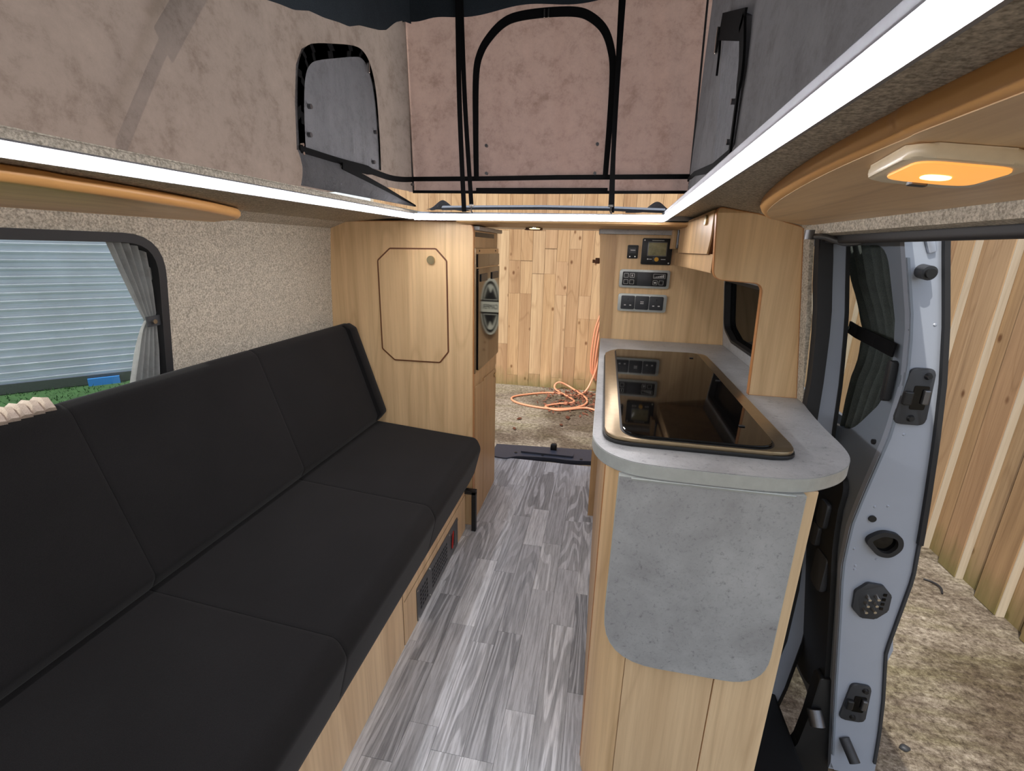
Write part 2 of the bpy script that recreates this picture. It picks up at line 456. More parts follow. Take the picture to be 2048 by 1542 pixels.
def text(name, s, size, loc, rot, mat, parent, sx=1.0):
    c = bpy.data.curves.new(name, 'FONT'); c.body = s; c.size = size; c.align_x = 'CENTER'; c.align_y = 'CENTER'; c.extrude = 0.0006
    c.materials.append(mat)
    f = bpy.data.objects.new(name, c); COL.objects.link(f)
    bpy.context.view_layer.update()
    me = bpy.data.meshes.new_from_object(f.evaluated_get(bpy.context.evaluated_depsgraph_get()))
    bpy.data.objects.remove(f)
    o = bpy.data.objects.new(name, me); COL.objects.link(o)
    o.location = loc; o.rotation_euler = rot; o.scale = (sx, 1, 1)
    o.parent = parent
    L = parent.location if parent.type == 'EMPTY' else (parent.parent.location if parent.parent else parent.location)
    o.matrix_parent_inverse = Matrix.Translation(-Vector(L)) if parent.type == 'EMPTY' else Matrix.Identity(4)
    return o

def lerp_tab(tab, z):
    """Piecewise-linear table [(z, a, b, ...)] sorted by falling z."""
    if z >= tab[0][0]: return tab[0][1:]
    for p, q in zip(tab, tab[1:]):
        if q[0] <= z <= p[0]:
            t = (p[0] - z) / (p[0] - q[0]); return tuple(a + (b - a) * t for a, b in zip(p[1:], q[1:]))
    return tab[-1][1:]

GZ = -0.5            # level of the yard
# ================================================================== SETTING
# yard
bm = BM(); box(bm, -14, -8, GZ - 0.1, 8, 12, GZ); g = struct('ground', bm, M['ground'])
# van floor with its planks
bm = BM(); box(bm, -1.17, -0.9, -0.06, 0.45, 2.62, -0.006); floor = struct('floor', bm, M['charcoal'])
W = 0.0835; k = 0
for i in range(8):
    x0 = -0.60 + i * W; y = 0.25 + [0.0, -0.31, -0.12, -0.40, -0.2, -0.05, -0.33, -0.16][i]
    while y < 2.615:
        L = random.choice([0.30, 0.36, 0.42, 0.5]); y1 = min(y + L, 2.62)
        if y1 - y > 0.04:
            bm = BM(); box(bm, x0 + 0.0004, y + 0.0004, -0.006, x0 + W - 0.0004, y1 - 0.0004, 0.0 + random.uniform(-.0002, .0002))
            obj('plank', bm, M['floor'], floor)
        y = y1
# left side wall: carpeted, leaning in towards the top, with the window opening
def lean_left(bm):
    for v in bm.verts: v.co.x += (v.co.z - 0.9) * 0.09 * (1 if v.co.z > 0.9 else 0.25)
    return bm
hole = rnd_poly([(-0.10, 0.80), (1.045, 0.80), (1.066, 1.255), (-0.10, 1.262)], [0.05, 0.05, 0.10, 0.05], 7)
bm = BM(); prism_holes(bm, [(-1.6, -0.2), (2.62, -0.2), (2.62, 1.32), (-1.6, 1.32)], [hole], 'x', -1.21, -1.165); lean_left(bm)
wall_left = struct('wall_left', bm, M['carpet'])
bm = BM(); ring(bm, offset_poly(hole, -0.006), offset_poly(hole, 0.016), 'x', -1.212, -1.152); lean_left(bm)
win1 = struct('window_1', bm, M['black_soft'], True)
bm = BM(); prism(bm, offset_poly(hole, 0.012), 'x', -1.204, -1.200); lean_left(bm)
obj('pane', bm, M['glass'], win1)
# right body side behind the sliding door opening
def lean_right(bm):
    for v in bm.verts: v.co.x += -(v.co.z - 0.88) * 0.125
    return bm
hole2 = rnd_poly([(1.42, 0.925), (1.93, 0.918), (2.055, 0.955), (2.05, 1.15), (1.42, 1.15)], [0.03, 0.05, 0.05, 0.03, 0.03], 5)
bm = BM(); prism_holes(bm, [(1.346, -0.2), (2.62, -0.2), (2.62, 1.36), (1.346, 1.36)], [hole2], 'x', 0.505, 0.54); lean_right(bm)
struct('wall_right', bm, M['concrete'])
bm = BM(); ring(bm, offset_poly(hole2, -0.003), offset_poly(hole2, 0.008), 'x', 0.502, 0.53); lean_right(bm)
win2 = struct('window_2', bm, M['black_soft'], True)
bm = BM(); prism(bm, offset_poly(hole2, 0.006), 'x', 0.524, 0.527); lean_right(bm)
obj('pane', bm, M['glass_tint'], win2)
# carpeted roof sides between the walls and the roof opening
bm = BM(); prism(bm, [(-1.16, 1.297), (-1.06, 1.334), (-0.775, 1.358), (-0.775, 1.385), (-1.06, 1.37), (-1.2, 1.315)], 'y', -0.5, 2.62)
struct('ceiling', bm, M['carpet'])
bm = BM(); prism(bm, [(0.192, 1.361), (0.26, 1.364), (0.36, 1.346), (0.462, 1.318), (0.475, 1.312), (0.50, 1.335), (0.36, 1.375), (0.192, 1.385)], 'y', -0.5, 2.62)
for v in bm.verts:
    if v.co.x < 0.21:
        q = 1.75 - v.co.y; v.co.x -= 0.0212 * q; v.co.z += 0.0048 * q
struct('ceiling_right', bm, M['carpet'])
bm = BM(); box(bm, -1.2, -1.6, 1.36, 0.56, -0.5, 1.40); struct('ceiling_front', bm, M['carpet'])
# header over the sliding door
bm = BM(); prism(bm, [(0.462, 1.322), (0.466, 1.297), (0.492, 1.293), (0.512, 1.296), (0.56, 1.31), (0.56, 1.36), (0.50, 1.34)], 'y', -0.5, 1.30)
struct('trim_1', bm, M['carpet'])
bm = BM(); prism(bm, rrect(0.494, 1.276, 0.520, 1.298, 0.008), 'y', -0.5, 1.30)
struct('trim_2', bm, M['black_soft'], True)
# roof rails round the opening (outside skin of the fixed roof)
bm = BM(); box(bm, -0.80, -0.5, 1.352, -0.742, 1.86, 1.378, 0.006); struct('trim_3', bm, M['carpet'])
bm = BM(); box(bm, 0.180, -0.5, 1.352, 0.193, 1.86, 1.382, 0.002)
for v in bm.verts:
    q = (1.75 - v.co.y) * (1 if v.co.x < 0.21 else 0.3); v.co.x -= 0.0212 * q; v.co.z += 0.0048 * q
struct('trim_4', bm, M['led_rail'])
bm = BM(); prism(bm, [(1.765, 1.35), (1.765, 1.366), (1.83, 1.368), (1.88, 1.378), (2.0, 1.385), (2.62, 1.36), (2.62, 1.345)], 'x', -1.0, 0.45); struct('trim_5', bm, M['paint_roof'])
bm = BM(); ribbon(bm, [(-0.64, 1.852, 1.386), (-0.5, 1.853, 1.389), (-0.25, 1.854, 1.392), (0.0, 1.853, 1.39), (0.19, 1.85, 1.384)], 0.016, (0, -0.5, 0.86), 0.01)
struct('trim_6', bm, M['chrome'])

# ------------------------------------------------------------------ yard: fences
fr = thing('rear_fence', 'tall vertical board timber fence seen through the open rear doors', 'fence', (-0.5, 5.9, GZ))
FY = 5.9
bw = 0.147
for i in range(-17, 14):
    x0 = -0.45 + i * bw; z = GZ
    cuts = sorted(random.sample([0.05, 0.42, 0.7, 0.95, 1.1, 1.25, 1.45], 2)) if -8 < i < 6 else [random.choice([0.7, 1.0, 1.3])]
    if i % 2 and -8 < i < 6: cuts = [random.choice([-0.36, -0.33])] + cuts
    for z1 in cuts + [2.05]:
        if z1 - z < 0.1: continue
        bm = BM(); d = random.uniform(0, 0.006)
        box(bm, x0 + 0.0015, FY - d, z + (0.0 if z == GZ else 0.0015), x0 + bw - 0.0015, FY + 0.02, z1)
        obj('plank', bm, M['fence'], fr); z = z1
bm = BM(); box(bm, -3.0, FY + 0.022, 0.0, 1.65, FY + 0.06, 0.09); box(bm, -3.0, FY + 0.022, 1.3, 1.65, FY + 0.06, 1.39)
obj('rail', bm, M['fence_edge'], fr)
bm = BM(); box(bm, -3.0, FY + 0.0205, GZ, 1.62, FY + 0.0215, 2.04); obj('gap_blocker', bm, M['fence_edge'], fr)  # unseen sheet added to stop light coming through the plank gaps
f2 = thing('side_fence', 'board timber fence with proud boards, sunlight in their edge colour, beyond the sliding door', 'fence', (2.12, 2.5, GZ))
y = 0.55; k = 0
while y < 5.75:
    bm = BM(); box(bm, 2.13, y, GZ, 2.155, y + 0.292, 2.25); obj('plank', bm, M['fence_r'], f2)
    bm = BM(); box(bm, 2.088, y + 0.10, GZ, 2.1295, y + 0.245, 2.3, 0.004, 1)
    pk = obj('plank', bm, M['fence_r'], f2)
    bm = BM(); box(bm, 2.092, y + 0.094, GZ, 2.1285, y + 0.0995, 2.3); obj('lit_edge', bm, M['fence_edge'], pk, label='pale strip with sunlight in the board edge colour')  # strip added on one edge only, sunlight put into its pale colour
    y += 0.296
# shed across the yard on the left, seen through the side window
sh = thing('metal_shed', 'pale grey corrugated metal shed wall beyond the left window', 'shed', (-6.3, 4.3, GZ))
A = Vector((-8.6, 1.55)); B = Vector((-4.6, 6.2)); dv = (B - A).normalized(); nn = Vector((dv.y, -dv.x))
bm = BM(); prof = []; z = GZ + 0.10
while z < 2.3:
    for dz, dd in ((0, 0.0), (0.030, 0.004), (0.052, 0.022), (0.068, 0.026), (0.080, 0.016)): prof.append((z + dz, dd))
    z += 0.088
rows = [[bm.verts.new(((A + dv * t + nn * d).x, (A + dv * t + nn * d).y, zz)) for zz, d in prof] for t in (0, (B - A).length)]
for i in range(len(prof) - 1): bm.faces.new((rows[0][i], rows[1][i], rows[1][i + 1], rows[0][i + 1]))
bmesh.ops.solidify(bm, geom=list(bm.faces), thickness=0.004)
obj('corrugated_wall', bm, M['corrugated'], sh)
def wallbox(t0, t1, z0, z1, d0, d1):
    bm = BM(); q = [A + dv * t0 + nn * d0, A + dv * t1 + nn * d0, A + dv * t1 + nn * d1, A + dv * t0 + nn * d1]
    prism(bm, [(p.x, p.y) for p in q], 'z', z0, z1); return bm
obj('base_rail', wallbox(0, 6.1, GZ + 0.02, GZ + 0.13, -0.02, 0.035), M['steel'], sh)
solo('blue_board', wallbox(3.82, 4.12, GZ, GZ + 0.10, 0.05, 0.10), M['blue'], 'small blue board lying at the foot of the corrugated shed', 'board')
bm = BM(); rg = random.Random(3)
prism(bm, [(-9.5, 0.2), (-2.2, 0.2), (-2.2, 5.5), (-4.7, 6.1), (-8.6, 1.6)], 'z', GZ, GZ + 0.012)
for _ in range(5200):
    x = rg.uniform(-7.4, -3.4); y = rg.uniform(1.2, 4.6); h = rg.uniform(0.02, 0.06); a = rg.uniform(0, PI)
    c, s = math.cos(a) * 0.007, math.sin(a) * 0.007
    bm.faces.new([bm.verts.new((x - c, y - s, GZ + 0.012)), bm.verts.new((x + c, y + s, GZ + 0.012)), bm.verts.new((x + rg.uniform(-.03, .03), y + rg.uniform(-.03, .03), GZ + h))])
o = obj('grass', bm, M['grass']); o['kind'] = 'stuff'; o['label'] = 'strip of green grass in front of the corrugated shed'; o['category'] = 'grass'
# sign on the fence: only its reflection shows, in the oven glass
sg = thing('oval_sign', 'tall oval white and black sign reading CAMPER on rear fence', 'sign', (0.385, 5.88, 0.2))
def oval(cx, cz, a, b, n=36): return [(cx + a * math.cos(2 * PI * k / n), cz + b * math.sin(2 * PI * k / n)) for k in range(n)]
cx, cz = 0.40, 0.52
bm = BM(); prism(bm, oval(cx, cz, 0.13, 0.36), 'y', 5.86, 5.888); obj('board', bm, M['sign_white'], sg)
bm = BM(); ring(bm, oval(cx, cz, 0.112, 0.325), oval(cx, cz, 0.096, 0.295), 'y', 5.852, 5.86); obj('inner_ring', bm, M['sign_black'], sg)
bm = BM(); box(bm, cx - 0.125, 5.854, cz - 0.085, cx + 0.125, 5.86, cz + 0.085); obj('band', bm, M['sign_black'], sg)
bm = BM(); box(bm, cx - 0.12, 5.850, cz - 0.065, cx + 0.12, 5.856, cz + 0.065); obj('name_plate', bm, M['sign_white'], sg)
for s in (1, -1):
    bm = BM()
    prism(bm, [(cx - 0.08, cz + 0.10 * s), (cx - 0.03, cz + 0.24 * s), (cx, cz + 0.17 * s), (cx + 0.035, cz + 0.26 * s), (cx + 0.08, cz + 0.10 * s)], 'y', 5.853, 5.86)
    obj('mountain', bm, M['sign_black'], sg)
text('lettering', 'CAMPER', 0.085, (cx, 5.8485, cz), (PI / 2, 0, 0), M['sign_black'], sg, 0.62)

# orange hose
bm = BM()
pts = [(0.03, 5.86, 0.42), (0.0, 5.83, 0.0), (-0.06, 5.78, -0.3), (-0.20, 5.65, -0.485), (-0.6, 5.62, -0.485), (-0.98, 5.35, -0.485), (-0.88, 5.12, -0.485), (-0.5, 5.02, -0.485), (-0.2, 5.15, -0.485), (-0.1, 5.4, -0.47), (-0.3, 5.8, -0.46),
       (-0.48, 5.84, -0.40), (-0.52, 5.76, -0.47), (-0.25, 5.35, -0.48), (-0.45, 5.2, -0.485), (-0.56, 5.08, -0.485), (-0.4, 4.99, -0.485), (-0.1, 5.12, -0.475), (0.1, 5.0, -0.485), (0.25, 4.9, -0.485)]
tube(bm, catmull(pts, 8), 0.0115, 7)
hs = thing('garden_hose', 'orange hose hung on the fence and trailing over dead leaves', 'hose', (-0.3, 5.3, GZ))
obj('trailing_hose', bm, M['hose'], hs, True)
for q in range(6):
    bm = BM(); dx = -0.06 + q * 0.02
    tube(bm, catmull([(0.045 + dx, 5.862 - 0.01 * (q % 3), 0.52), (0.02 + dx * 1.6, 5.85 - 0.012 * (q % 3), 0.3), (-0.01 + dx * 1.5, 5.84 - 0.012 * (q % 3), -0.030), (-0.02 + dx, 5.84, -0.25 - 0.03 * q), (0.05 + dx, 5.85, -0.1), (0.07 + dx, 5.86, 0.3), (0.06 + dx, 5.865, 0.52)], 7), 0.0105, 6)
    obj('hanging_loop', bm, M['hose'], hs, True)
bm = BM(); cyl(bm, (0.06, 5.892, 0.535), (0.06, 5.82, 0.55), 0.02); obj('hook', bm, M['black'], hs)
# leaf litter
bm = BM(); rg = random.Random(5)
for _ in range(520):
    while True:
        x = rg.gauss(-0.12, 0.24); y = rg.gauss(5.5, 0.28)
        if y < 5.86: break
    z = GZ + 0.008 + rg.random() * 0.05 * math.exp(-((x + 0.1) ** 2 + (y - 5.6) ** 2) * 6); s = rg.uniform(0.014, 0.034); a = rg.uniform(0, 6.28)
    M4 = Matrix.Translation((x, y, z)) @ Euler((rg.uniform(-.5, .5), rg.uniform(-.5, .5), a)).to_matrix().to_4x4()
    bm.faces.new([bm.verts.new(M4 @ Vector(p)) for p in ((-s, 0, 0), (-s * .2, s * .5, .003), (s, 0, .006), (-s * .2, -s * .5, .002))])
o = obj('leaf_litter', bm, M['leaf']); o['kind'] = 'stuff'; o['label'] = 'heap of dead brown leaves at the foot of the rear fence'; o['category'] = 'leaves'
for x, y, s_, lab in ((-0.33, 4.55, 0.04, 'curled dead leaf alone on the concrete left of the striker post'), (-0.28, 4.78, 0.055, 'largest dark leaf lying in front of the leaf heap'), (-0.78, 4.33, 0.04, 'small dead leaf nearest the left edge of the rear doorway'), (-0.78, 4.62, 0.04, 'narrow dead leaf further out on the concrete at left')):
    bm = BM(); a = rg.uniform(0, 6.28); M4 = Matrix.Translation((x, y, GZ + 0.012)) @ Euler((0.15, 0.1, a)).to_matrix().to_4x4()
    loop = [(-s_, 0, -0.004), (-s_ * .5, s_ * .38, .0), (s_ * .2, s_ * .42, .006), (s_, 0, .008), (s_ * .2, -s_ * .4, .006), (-s_ * .5, -s_ * .36, 0)]
    vs = [bm.verts.new(M4 @ Vector(p)) for p in loop]; bm.faces.new(vs)
    bmesh.ops.solidify(bm, geom=list(bm.faces), thickness=0.002)
    solo('leaf', bm, M['leaf'], lab, 'leaf', 'scattered leaves on the yard')

bm = BM(); tube(bm, catmull([(1.90, 2.66, GZ + .006), (1.93, 2.63, GZ + .012), (1.94, 2.585, GZ + .014), (1.925, 2.545, GZ + .006)], 5), 0.005, 6)
solo('twig', bm, M['black_soft'], 'thin dark bent twig on the concrete near the side fence', 'twig', smooth=True)
bm = BM(); bmesh.ops.create_icosphere(bm, subdivisions=2, radius=0.014, matrix=Matrix.Translation((1.222, 1.557, GZ + 0.008)))
for v in bm.verts: v.co.x = 1.222 + (v.co.x - 1.222) * (1.2 + 0.3 * math.sin(v.co.y * 300)); v.co.z = GZ + max(0.0, (v.co.z - GZ) * 0.8)
solo('pebble', bm, M['charcoal'], 'small dark pebble on the concrete outside the sliding door', 'stone', smooth=True)

# ================================================================== POP-UP ROOF
def roof_z(y): return 2.205 + 0.34 * (y - 1.85)
bm = BM()
def rf(u, v):
    y = -0.5 + u * 2.46; x = -0.828 + v * 1.15
    return (x, y, roof_z(y) + 0.04 * (1 - (2 * v - 1) ** 4))
sheet(bm, rf, 12, 12, 0.03)
solo('pop_up_roof', bm, M['black_soft'], 'raised hinged roof shell over the canvas sides of the van', 'roof', smooth=True)
# gas strut outside the left canvas (casts the strut shadow)
XC = -0.78
st = thing('gas_strut', 'roof gas strut behind the left canvas showing as a shadow', 'strut', (-0.86, 0.64, 1.38))
_off = lambda y, z, e: (XC - 0.02 * (z - 1.372) / (roof_z(y) - 1.35) - e, y - e * 0.45 / 0.29, z + e * 0.85 / 0.29)
bm = BM(); cyl(bm, _off(0.694, 1.385, 0.012), _off(0.819, 1.574, 0.012), 0.0030, 12); obj('rod', bm, M['steel'], st, True)
bm = BM(); cyl(bm, _off(0.819, 1.574, 0.014), _off(0.96, 1.755, 0.014), 0.0068, 12); obj('cylinder', bm, M['black'], st, True)
# canvas
tent = thing('canvas_tent', 'grey and light-tinted canvas sides of the pop-up roof with zipped windows', 'tent', (-0.27, 1.85, 1.38))
def left_pt(u, v):
    y = -0.45 + u * 2.30
    cy = max(0, (y - 1.70) / 0.15); x = XC + 0.03 * cy * cy
    zb = 1.372 if y < 1.2 else 1.372 + (1.447 - 1.372) * min(1, ((y - 1.2) / 0.5)) ** 1
    zt = roof_z(y) + 0.022
    z = zb + (zt - zb) * v
    x += 0.004 * math.sin(y * 23 + 2 * v) * v * (y > 1.0) + 0.006 * math.sin(y * 60) * max(0, v - 0.6) * (y > 0.9) - 0.02 * v
    return (x, y, z)
bm = BM(); sheet(bm, left_pt, 90, 16); obj('side_panel', bm, M['canvas_side'], tent, True, label='grey left canvas panel lit from outside')
def rear_pt(u, v):
    x = -0.775 + u * 1.065; xt = -0.825 + u * 1.10
    zt = 2.262; z = 1.447 + (zt - 1.447) * v
    X = x + (xt - x) * v
    return (X, 1.85 + 0.006 * math.sin(X * 21 + 3 * v) + 0.004 * math.sin(X * 57 + 5 * v) + 0.02 * v, z)
bm = BM(); sheet(bm, rear_pt, 70, 16); obj('rear_panel', bm, M['canvas_rear'], tent, True, label='rear canvas panel with fence glow in its rose colour')
XR = 0.25
def right_pt(u, v):
    y = -0.45 + u * 2.30; cy = max(0, (y - 1.70) / 0.15)
    zb = 1.376 if y < 1.3 else 1.376 + 0.071 * min(1, (y - 1.3) / 0.4); zt = roof_z(y) + 0.022; z = zb + (zt - zb) * v
    return (XR + 0.014 * cy * cy + 0.004 * math.sin(y * 31 + 3 * v), y, z)
bm = BM(); sheet(bm, right_pt, 90, 16); obj('side_panel', bm, M['canvas_right'], tent, True, label='right canvas panel with shade in its colour')
# dark lining sheets added to stand in for the roof overhang's shadow
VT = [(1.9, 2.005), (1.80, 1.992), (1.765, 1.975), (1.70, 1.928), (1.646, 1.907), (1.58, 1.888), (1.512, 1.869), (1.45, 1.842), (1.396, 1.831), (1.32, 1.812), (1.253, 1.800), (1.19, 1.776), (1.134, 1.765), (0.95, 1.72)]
def shade_l(u, v):
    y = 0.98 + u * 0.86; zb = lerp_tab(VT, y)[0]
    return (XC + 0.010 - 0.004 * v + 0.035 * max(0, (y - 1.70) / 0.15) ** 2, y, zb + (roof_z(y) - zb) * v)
bm = BM(); sheet(bm, shade_l, 60, 6); obj('roof_shade', bm, M['shade'], tent, True, label='dark teal lining sheet standing in for roof shadow on the left canvas')
def shade_r(u, v):
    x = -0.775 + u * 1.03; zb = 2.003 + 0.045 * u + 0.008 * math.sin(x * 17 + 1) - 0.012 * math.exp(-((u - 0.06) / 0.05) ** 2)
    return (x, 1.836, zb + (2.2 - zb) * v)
bm = BM(); sheet(bm, shade_r, 60, 6); obj('roof_shade', bm, M['shade'], tent, True, label='dark teal lining sheet standing in for roof shadow on the rear canvas')
# seams
bm = BM(); ribbon(bm, [(-0.752, 1.842, 1.447), (-0.765, 1.848, 1.7), (-0.782, 1.856, 2.0), (-0.795, 1.862, 2.2)], 0.006, (0.4, -1, 0), 0.004); obj('seam', bm, M['black_soft'], tent)
bm = BM(); ribbon(bm, [(0.262, 1.842, 1.447), (0.258, 1.848, 1.7), (0.252, 1.856, 2.0), (0.25, 1.862, 2.2)], 0.006, (-0.4, -1, 0), 0.004); obj('seam', bm, M['black_soft'], tent)
# rear bands and hem
RY = 1.838
def P(x, z, y=RY): return (x, y, z)
bm = BM(); ribbon(bm, [P(-0.752, 1.492), P(-0.5, 1.493), P(-0.2, 1.497), P(0.262, 1.499)], 0.016, (0, -1, 0), 0.003); obj('zip_band', bm, M['webbing'], tent)
bm = BM(); ribbon(bm, [P(-0.752, 1.447), P(-0.3, 1.446), P(0.262, 1.449)], 0.010, (0, -1, 0), 0.004); obj('hem', bm, M['webbing'], tent)
bm = BM(); ribbon(bm, [P(-0.5, 1.4555, 1.836), P(-0.016, 1.4565, 1.836)], 0.011, (0, -1, 0), 0.004); obj('hem_tab', bm, M['webbing'], tent)
# rear window arch
arch = [(-0.500, 1.499), (-0.503, 1.66), (-0.502, 1.83), (-0.485, 1.90), (-0.447, 1.95), (-0.40, 1.985), (-0.345, 1.999), (-0.25, 2.004), (-0.16, 2.0), (-0.11, 1.982), (-0.066, 1.945), (-0.040, 1.89), (-0.028, 1.82), (-0.026, 1.66), (-0.028, 1.499)]
bm = BM(); ap = catmull([P(a, b) for a, b in arch], 5)
aw = [0.018 + 0.010 * math.sin(PI * i / (len(ap) - 1)) for i in range(len(ap))]
ribbon(bm, ap, aw, (0, -1, 0), 0.004); rw = obj('rear_window', bm, M['webbing'], tent, label='black zip arch of the rear canvas window')
for dx in (-0.266, -0.252):
    bm = BM(); box(bm, dx - 0.003, 1.826, 1.985, dx + 0.003, 1.834, 2.012, 0.002); obj('zip_pull', bm, M['chrome'], rw)
for a, b in ((-0.462, 1.604), (-0.063, 1.604), (-0.461, 1.511), (-0.065, 1.510)):
    bm = BM(); cyl(bm, (a, 1.842, b), (a, 1.830, b), 0.0055, 12); obj('snap', bm, M['steel'], rw, True)
for a in (-0.752, 0.262):
    bm = BM(); cyl(bm, (a, 1.842, 1.472), (a, 1.828, 1.472), 0.005, 12); obj('snap', bm, M['steel'], tent, True)
# left window: flap cloth, zip surround, lower band, loose lower flap
LX = XC + 0.012
lo = [(1.157, 1.47), (1.168, 1.58), (1.186, 1.663), (1.215, 1.706), (1.26, 1.733), (1.36, 1.768), (1.467, 1.801), (1.526, 1.806), (1.568, 1.782), (1.596, 1.72), (1.606, 1.6), (1.604, 1.489)]
li = [(1.183, 1.475), (1.192, 1.57), (1.208, 1.64), (1.232, 1.676), (1.27, 1.699), (1.36, 1.734), (1.455, 1.769), (1.512, 1.784), (1.553, 1.768), (1.584, 1.712), (1.596, 1.6), (1.595, 1.487)]
bm = BM(); prism(bm, [(a, b) for a, b in lo], 'x', LX - 0.008, LX - 0.003); lw = obj('left_window', bm, M['flap'], tent, label='grey cloth flap of the left canvas window')
bm = BM(); L0 = catmull([(LX, a, b) for a, b in lo], 4); L1 = catmull([(LX, a, b) for a, b in li], 4)
va = [bm.verts.new(p) for p in L0]; vb = [bm.verts.new(p) for p in L1]
for i in range(len(va) - 1): bm.faces.new((va[i], va[i + 1], vb[i + 1], vb[i]))
bmesh.ops.solidify(bm, geom=list(bm.faces), thickness=0.004); obj('zip_surround', bm, M['webbing'], lw)
bm = BM(); ribbon(bm, catmull([(LX + 0.002, 1.152, 1.466), (LX + 0.002, 1.33, 1.468), (LX + 0.002, 1.5, 1.474), (LX, 1.66, 1.474), (-0.764, 1.76, 1.481), (-0.752, 1.836, 1.491)], 5), [0.026] * 11 + [0.018] * 15, (1, 0, 0), 0.004); obj('zip_band', bm, M['webbing'], tent)
def flap_pt(u, v):
    y = 1.142 + u * 0.73
    zt = 1.468 if y < 1.32 else 1.470 - 0.072 * ((y - 1.32) / 0.552)
    zb = 1.386 + 0.01 * u; x = LX + 0.004 + 0.030 * math.sin(PI * v) * (0.3 + u) * (1 - u * 0.7)
    return (x, y, zb + (max(zt, zb + 0.002) - zb) * v)
bm = BM(); sheet(bm, flap_pt, 24, 8, 0.002); obj('loose_flap', bm, M['flap'], tent, True, label='grey unzipped lower flap below the left canvas window')
bm = BM(); ribbon(bm, [(LX + 0.012, 1.33, 1.460), (LX + 0.014, 1.6, 1.430), (LX + 0.012, 1.86, 1.398)], [0.018, 0.012, 0.006], (1, 0, 0), 0.004); obj('zip_band', bm, M['webbing'], tent)
for a, b in ((1.215, 1.58), (1.204, 1.513), (1.575, 1.598), (1.55, 1.505)):
    bm = BM(); cyl(bm, (LX - 0.004, a, b), (LX + 0.006, a, b), 0.006, 12); obj('snap', bm, M['steel'], lw, True)
for a, b in ((1.535, 1.77), (1.33, 1.45)):
    bm = BM(); box(bm, LX + 0.004, a - 0.003, b - 0.018, LX + 0.012, a + 0.003, b + 0.012, 0.002); obj('zip_pull', bm, M['chrome'], lw)
for b in (1.482, 1.462):
    bm = BM(); cyl(bm, (LX + 0.004, 1.160, b), (LX + 0.010, 1.160, b), 0.004, 10); obj('snap', bm, M['chrome'], tent, True)
# right window
RX = XR - 0.010
ro = [(1.30, 1.445), (1.162, 1.470), (1.158, 1.615), (1.207, 1.718), (1.30, 1.765), (1.463, 1.816), (1.447, 1.751), (1.40, 1.64), (1.375, 1.54), (1.35, 1.46)]
bm = BM(); prism(bm, ro, 'x', RX + 0.003, RX + 0.018); rwn = obj('right_window', bm, M['flap'], tent, label='grey cloth flap of the right canvas window')
bm = BM(); ribbon(bm, catmull([(RX, 1.155, 1.44), (RX, 1.158, 1.53), (RX, 1.164, 1.62), (RX, 1.205, 1.70), (RX, 1.225, 1.722)], 5), [0.012] * 8 + [0.03] * 13, (-1, 0, 0), 0.005); obj('zip_surround', bm, M['webbing'], rwn)
bm = BM(); ribbon(bm, [(RX, 1.20, 1.70), (RX, 1.46, 1.795)], 0.055, (-1, 0, 0), 0.005); obj('zip_surround', bm, M['webbing'], rwn)
bm = BM(); ribbon(bm, [(RX, 1.462, 1.79), (RX, 1.44, 1.73), (RX, 1.435, 1.68)], [0.006, 0.005, 0.002], (-1, 0, 0), 0.005); obj('zip_surround', bm, M['webbing'], rwn)
bm = BM(); ribbon(bm, [(RX, 1.157, 1.445), (RX, 1.32, 1.448), (RX, 1.6, 1.475), (0.258, 1.845, 1.49)], [0.030, 0.022, 0.012, 0.012], (-1, 0, 0), 0.005); obj('zip_band', bm, M['webbing'], tent)
for a, b in ((1.20, 1.56), (1.19, 1.48)):
    bm = BM(); cyl(bm, (RX + 0.004, a, b), (RX - 0.006, a, b), 0.006, 12); obj('snap', bm, M['steel'], rwn, True)
bm = BM(); box(bm, RX - 0.010, 1.468, 1.74, RX, 1.476, 1.80, 0.002); obj('zip_pull', bm, M['chrome'], rwn)
def flapr(u, v):
    y = 1.15 + u * 0.66; zt = 1.44 - 0.035 * u
    return (RX - 0.004 - 0.02 * math.sin(PI * v) * (1 - u), y, 1.384 + (zt - 1.384) * v)
bm = BM(); sheet(bm, flapr, 16, 6, 0.002); obj('loose_flap', bm, M['canvas_right'], tent, True, label='shade-coloured lower flap below the right canvas window')
# elastic straps hanging down the rear canvas
def strap(label, top, bot, w, y, tail=False, hook=True):
    t = thing('roof_strap', label, 'strap', (bot[0], y, bot[1]), 'elastic roof straps')
    bm = BM(); mid = ((top[0] * 2 + bot[0] * 2) / 4 - 0.004, (top[1] + bot[1]) / 2)
    ribbon(bm, catmull([(top[0], y + 0.01, top[1]), (mid[0], y, mid[1]), (bot[0], y, bot[1])], 6), w, (0.2, -1, 0), 0.002); obj('webbing', bm, M['webbing'], t)
    if hook:
        bm = BM(); box(bm, bot[0] - w * .55, y - 0.004, bot[1] - 0.005, bot[0] + w * .55, y + 0.004, bot[1] + 0.004, 0.001)
        tube(bm, [(bot[0], y, bot[1] - 0.004), (bot[0], y - 0.003, bot[1] - 0.02), (bot[0] + 0.005, y - 0.006, bot[1] - 0.027)], 0.0025, 6)
        obj('hook', bm, M['chrome'], t)
strap('wider black elastic strap at the left of the rear canvas', (-0.560, 2.10), (-0.537, 1.374), 0.017, 1.80, hook=False)
strap('narrower black elastic strap with hook beside the wide left one', (-0.553, 2.10), (-0.512, 1.398), 0.016, 1.812)
strap('black elastic strap with hook at the right of the rear canvas', (-0.012, 2.10), (-0.001, 1.40), 0.016, 1.80)
strap('twisted black strap tail hanging behind the right hooked strap', (-0.024, 2.10), (0.008, 1.378), 0.010, 1.815, hook=False)
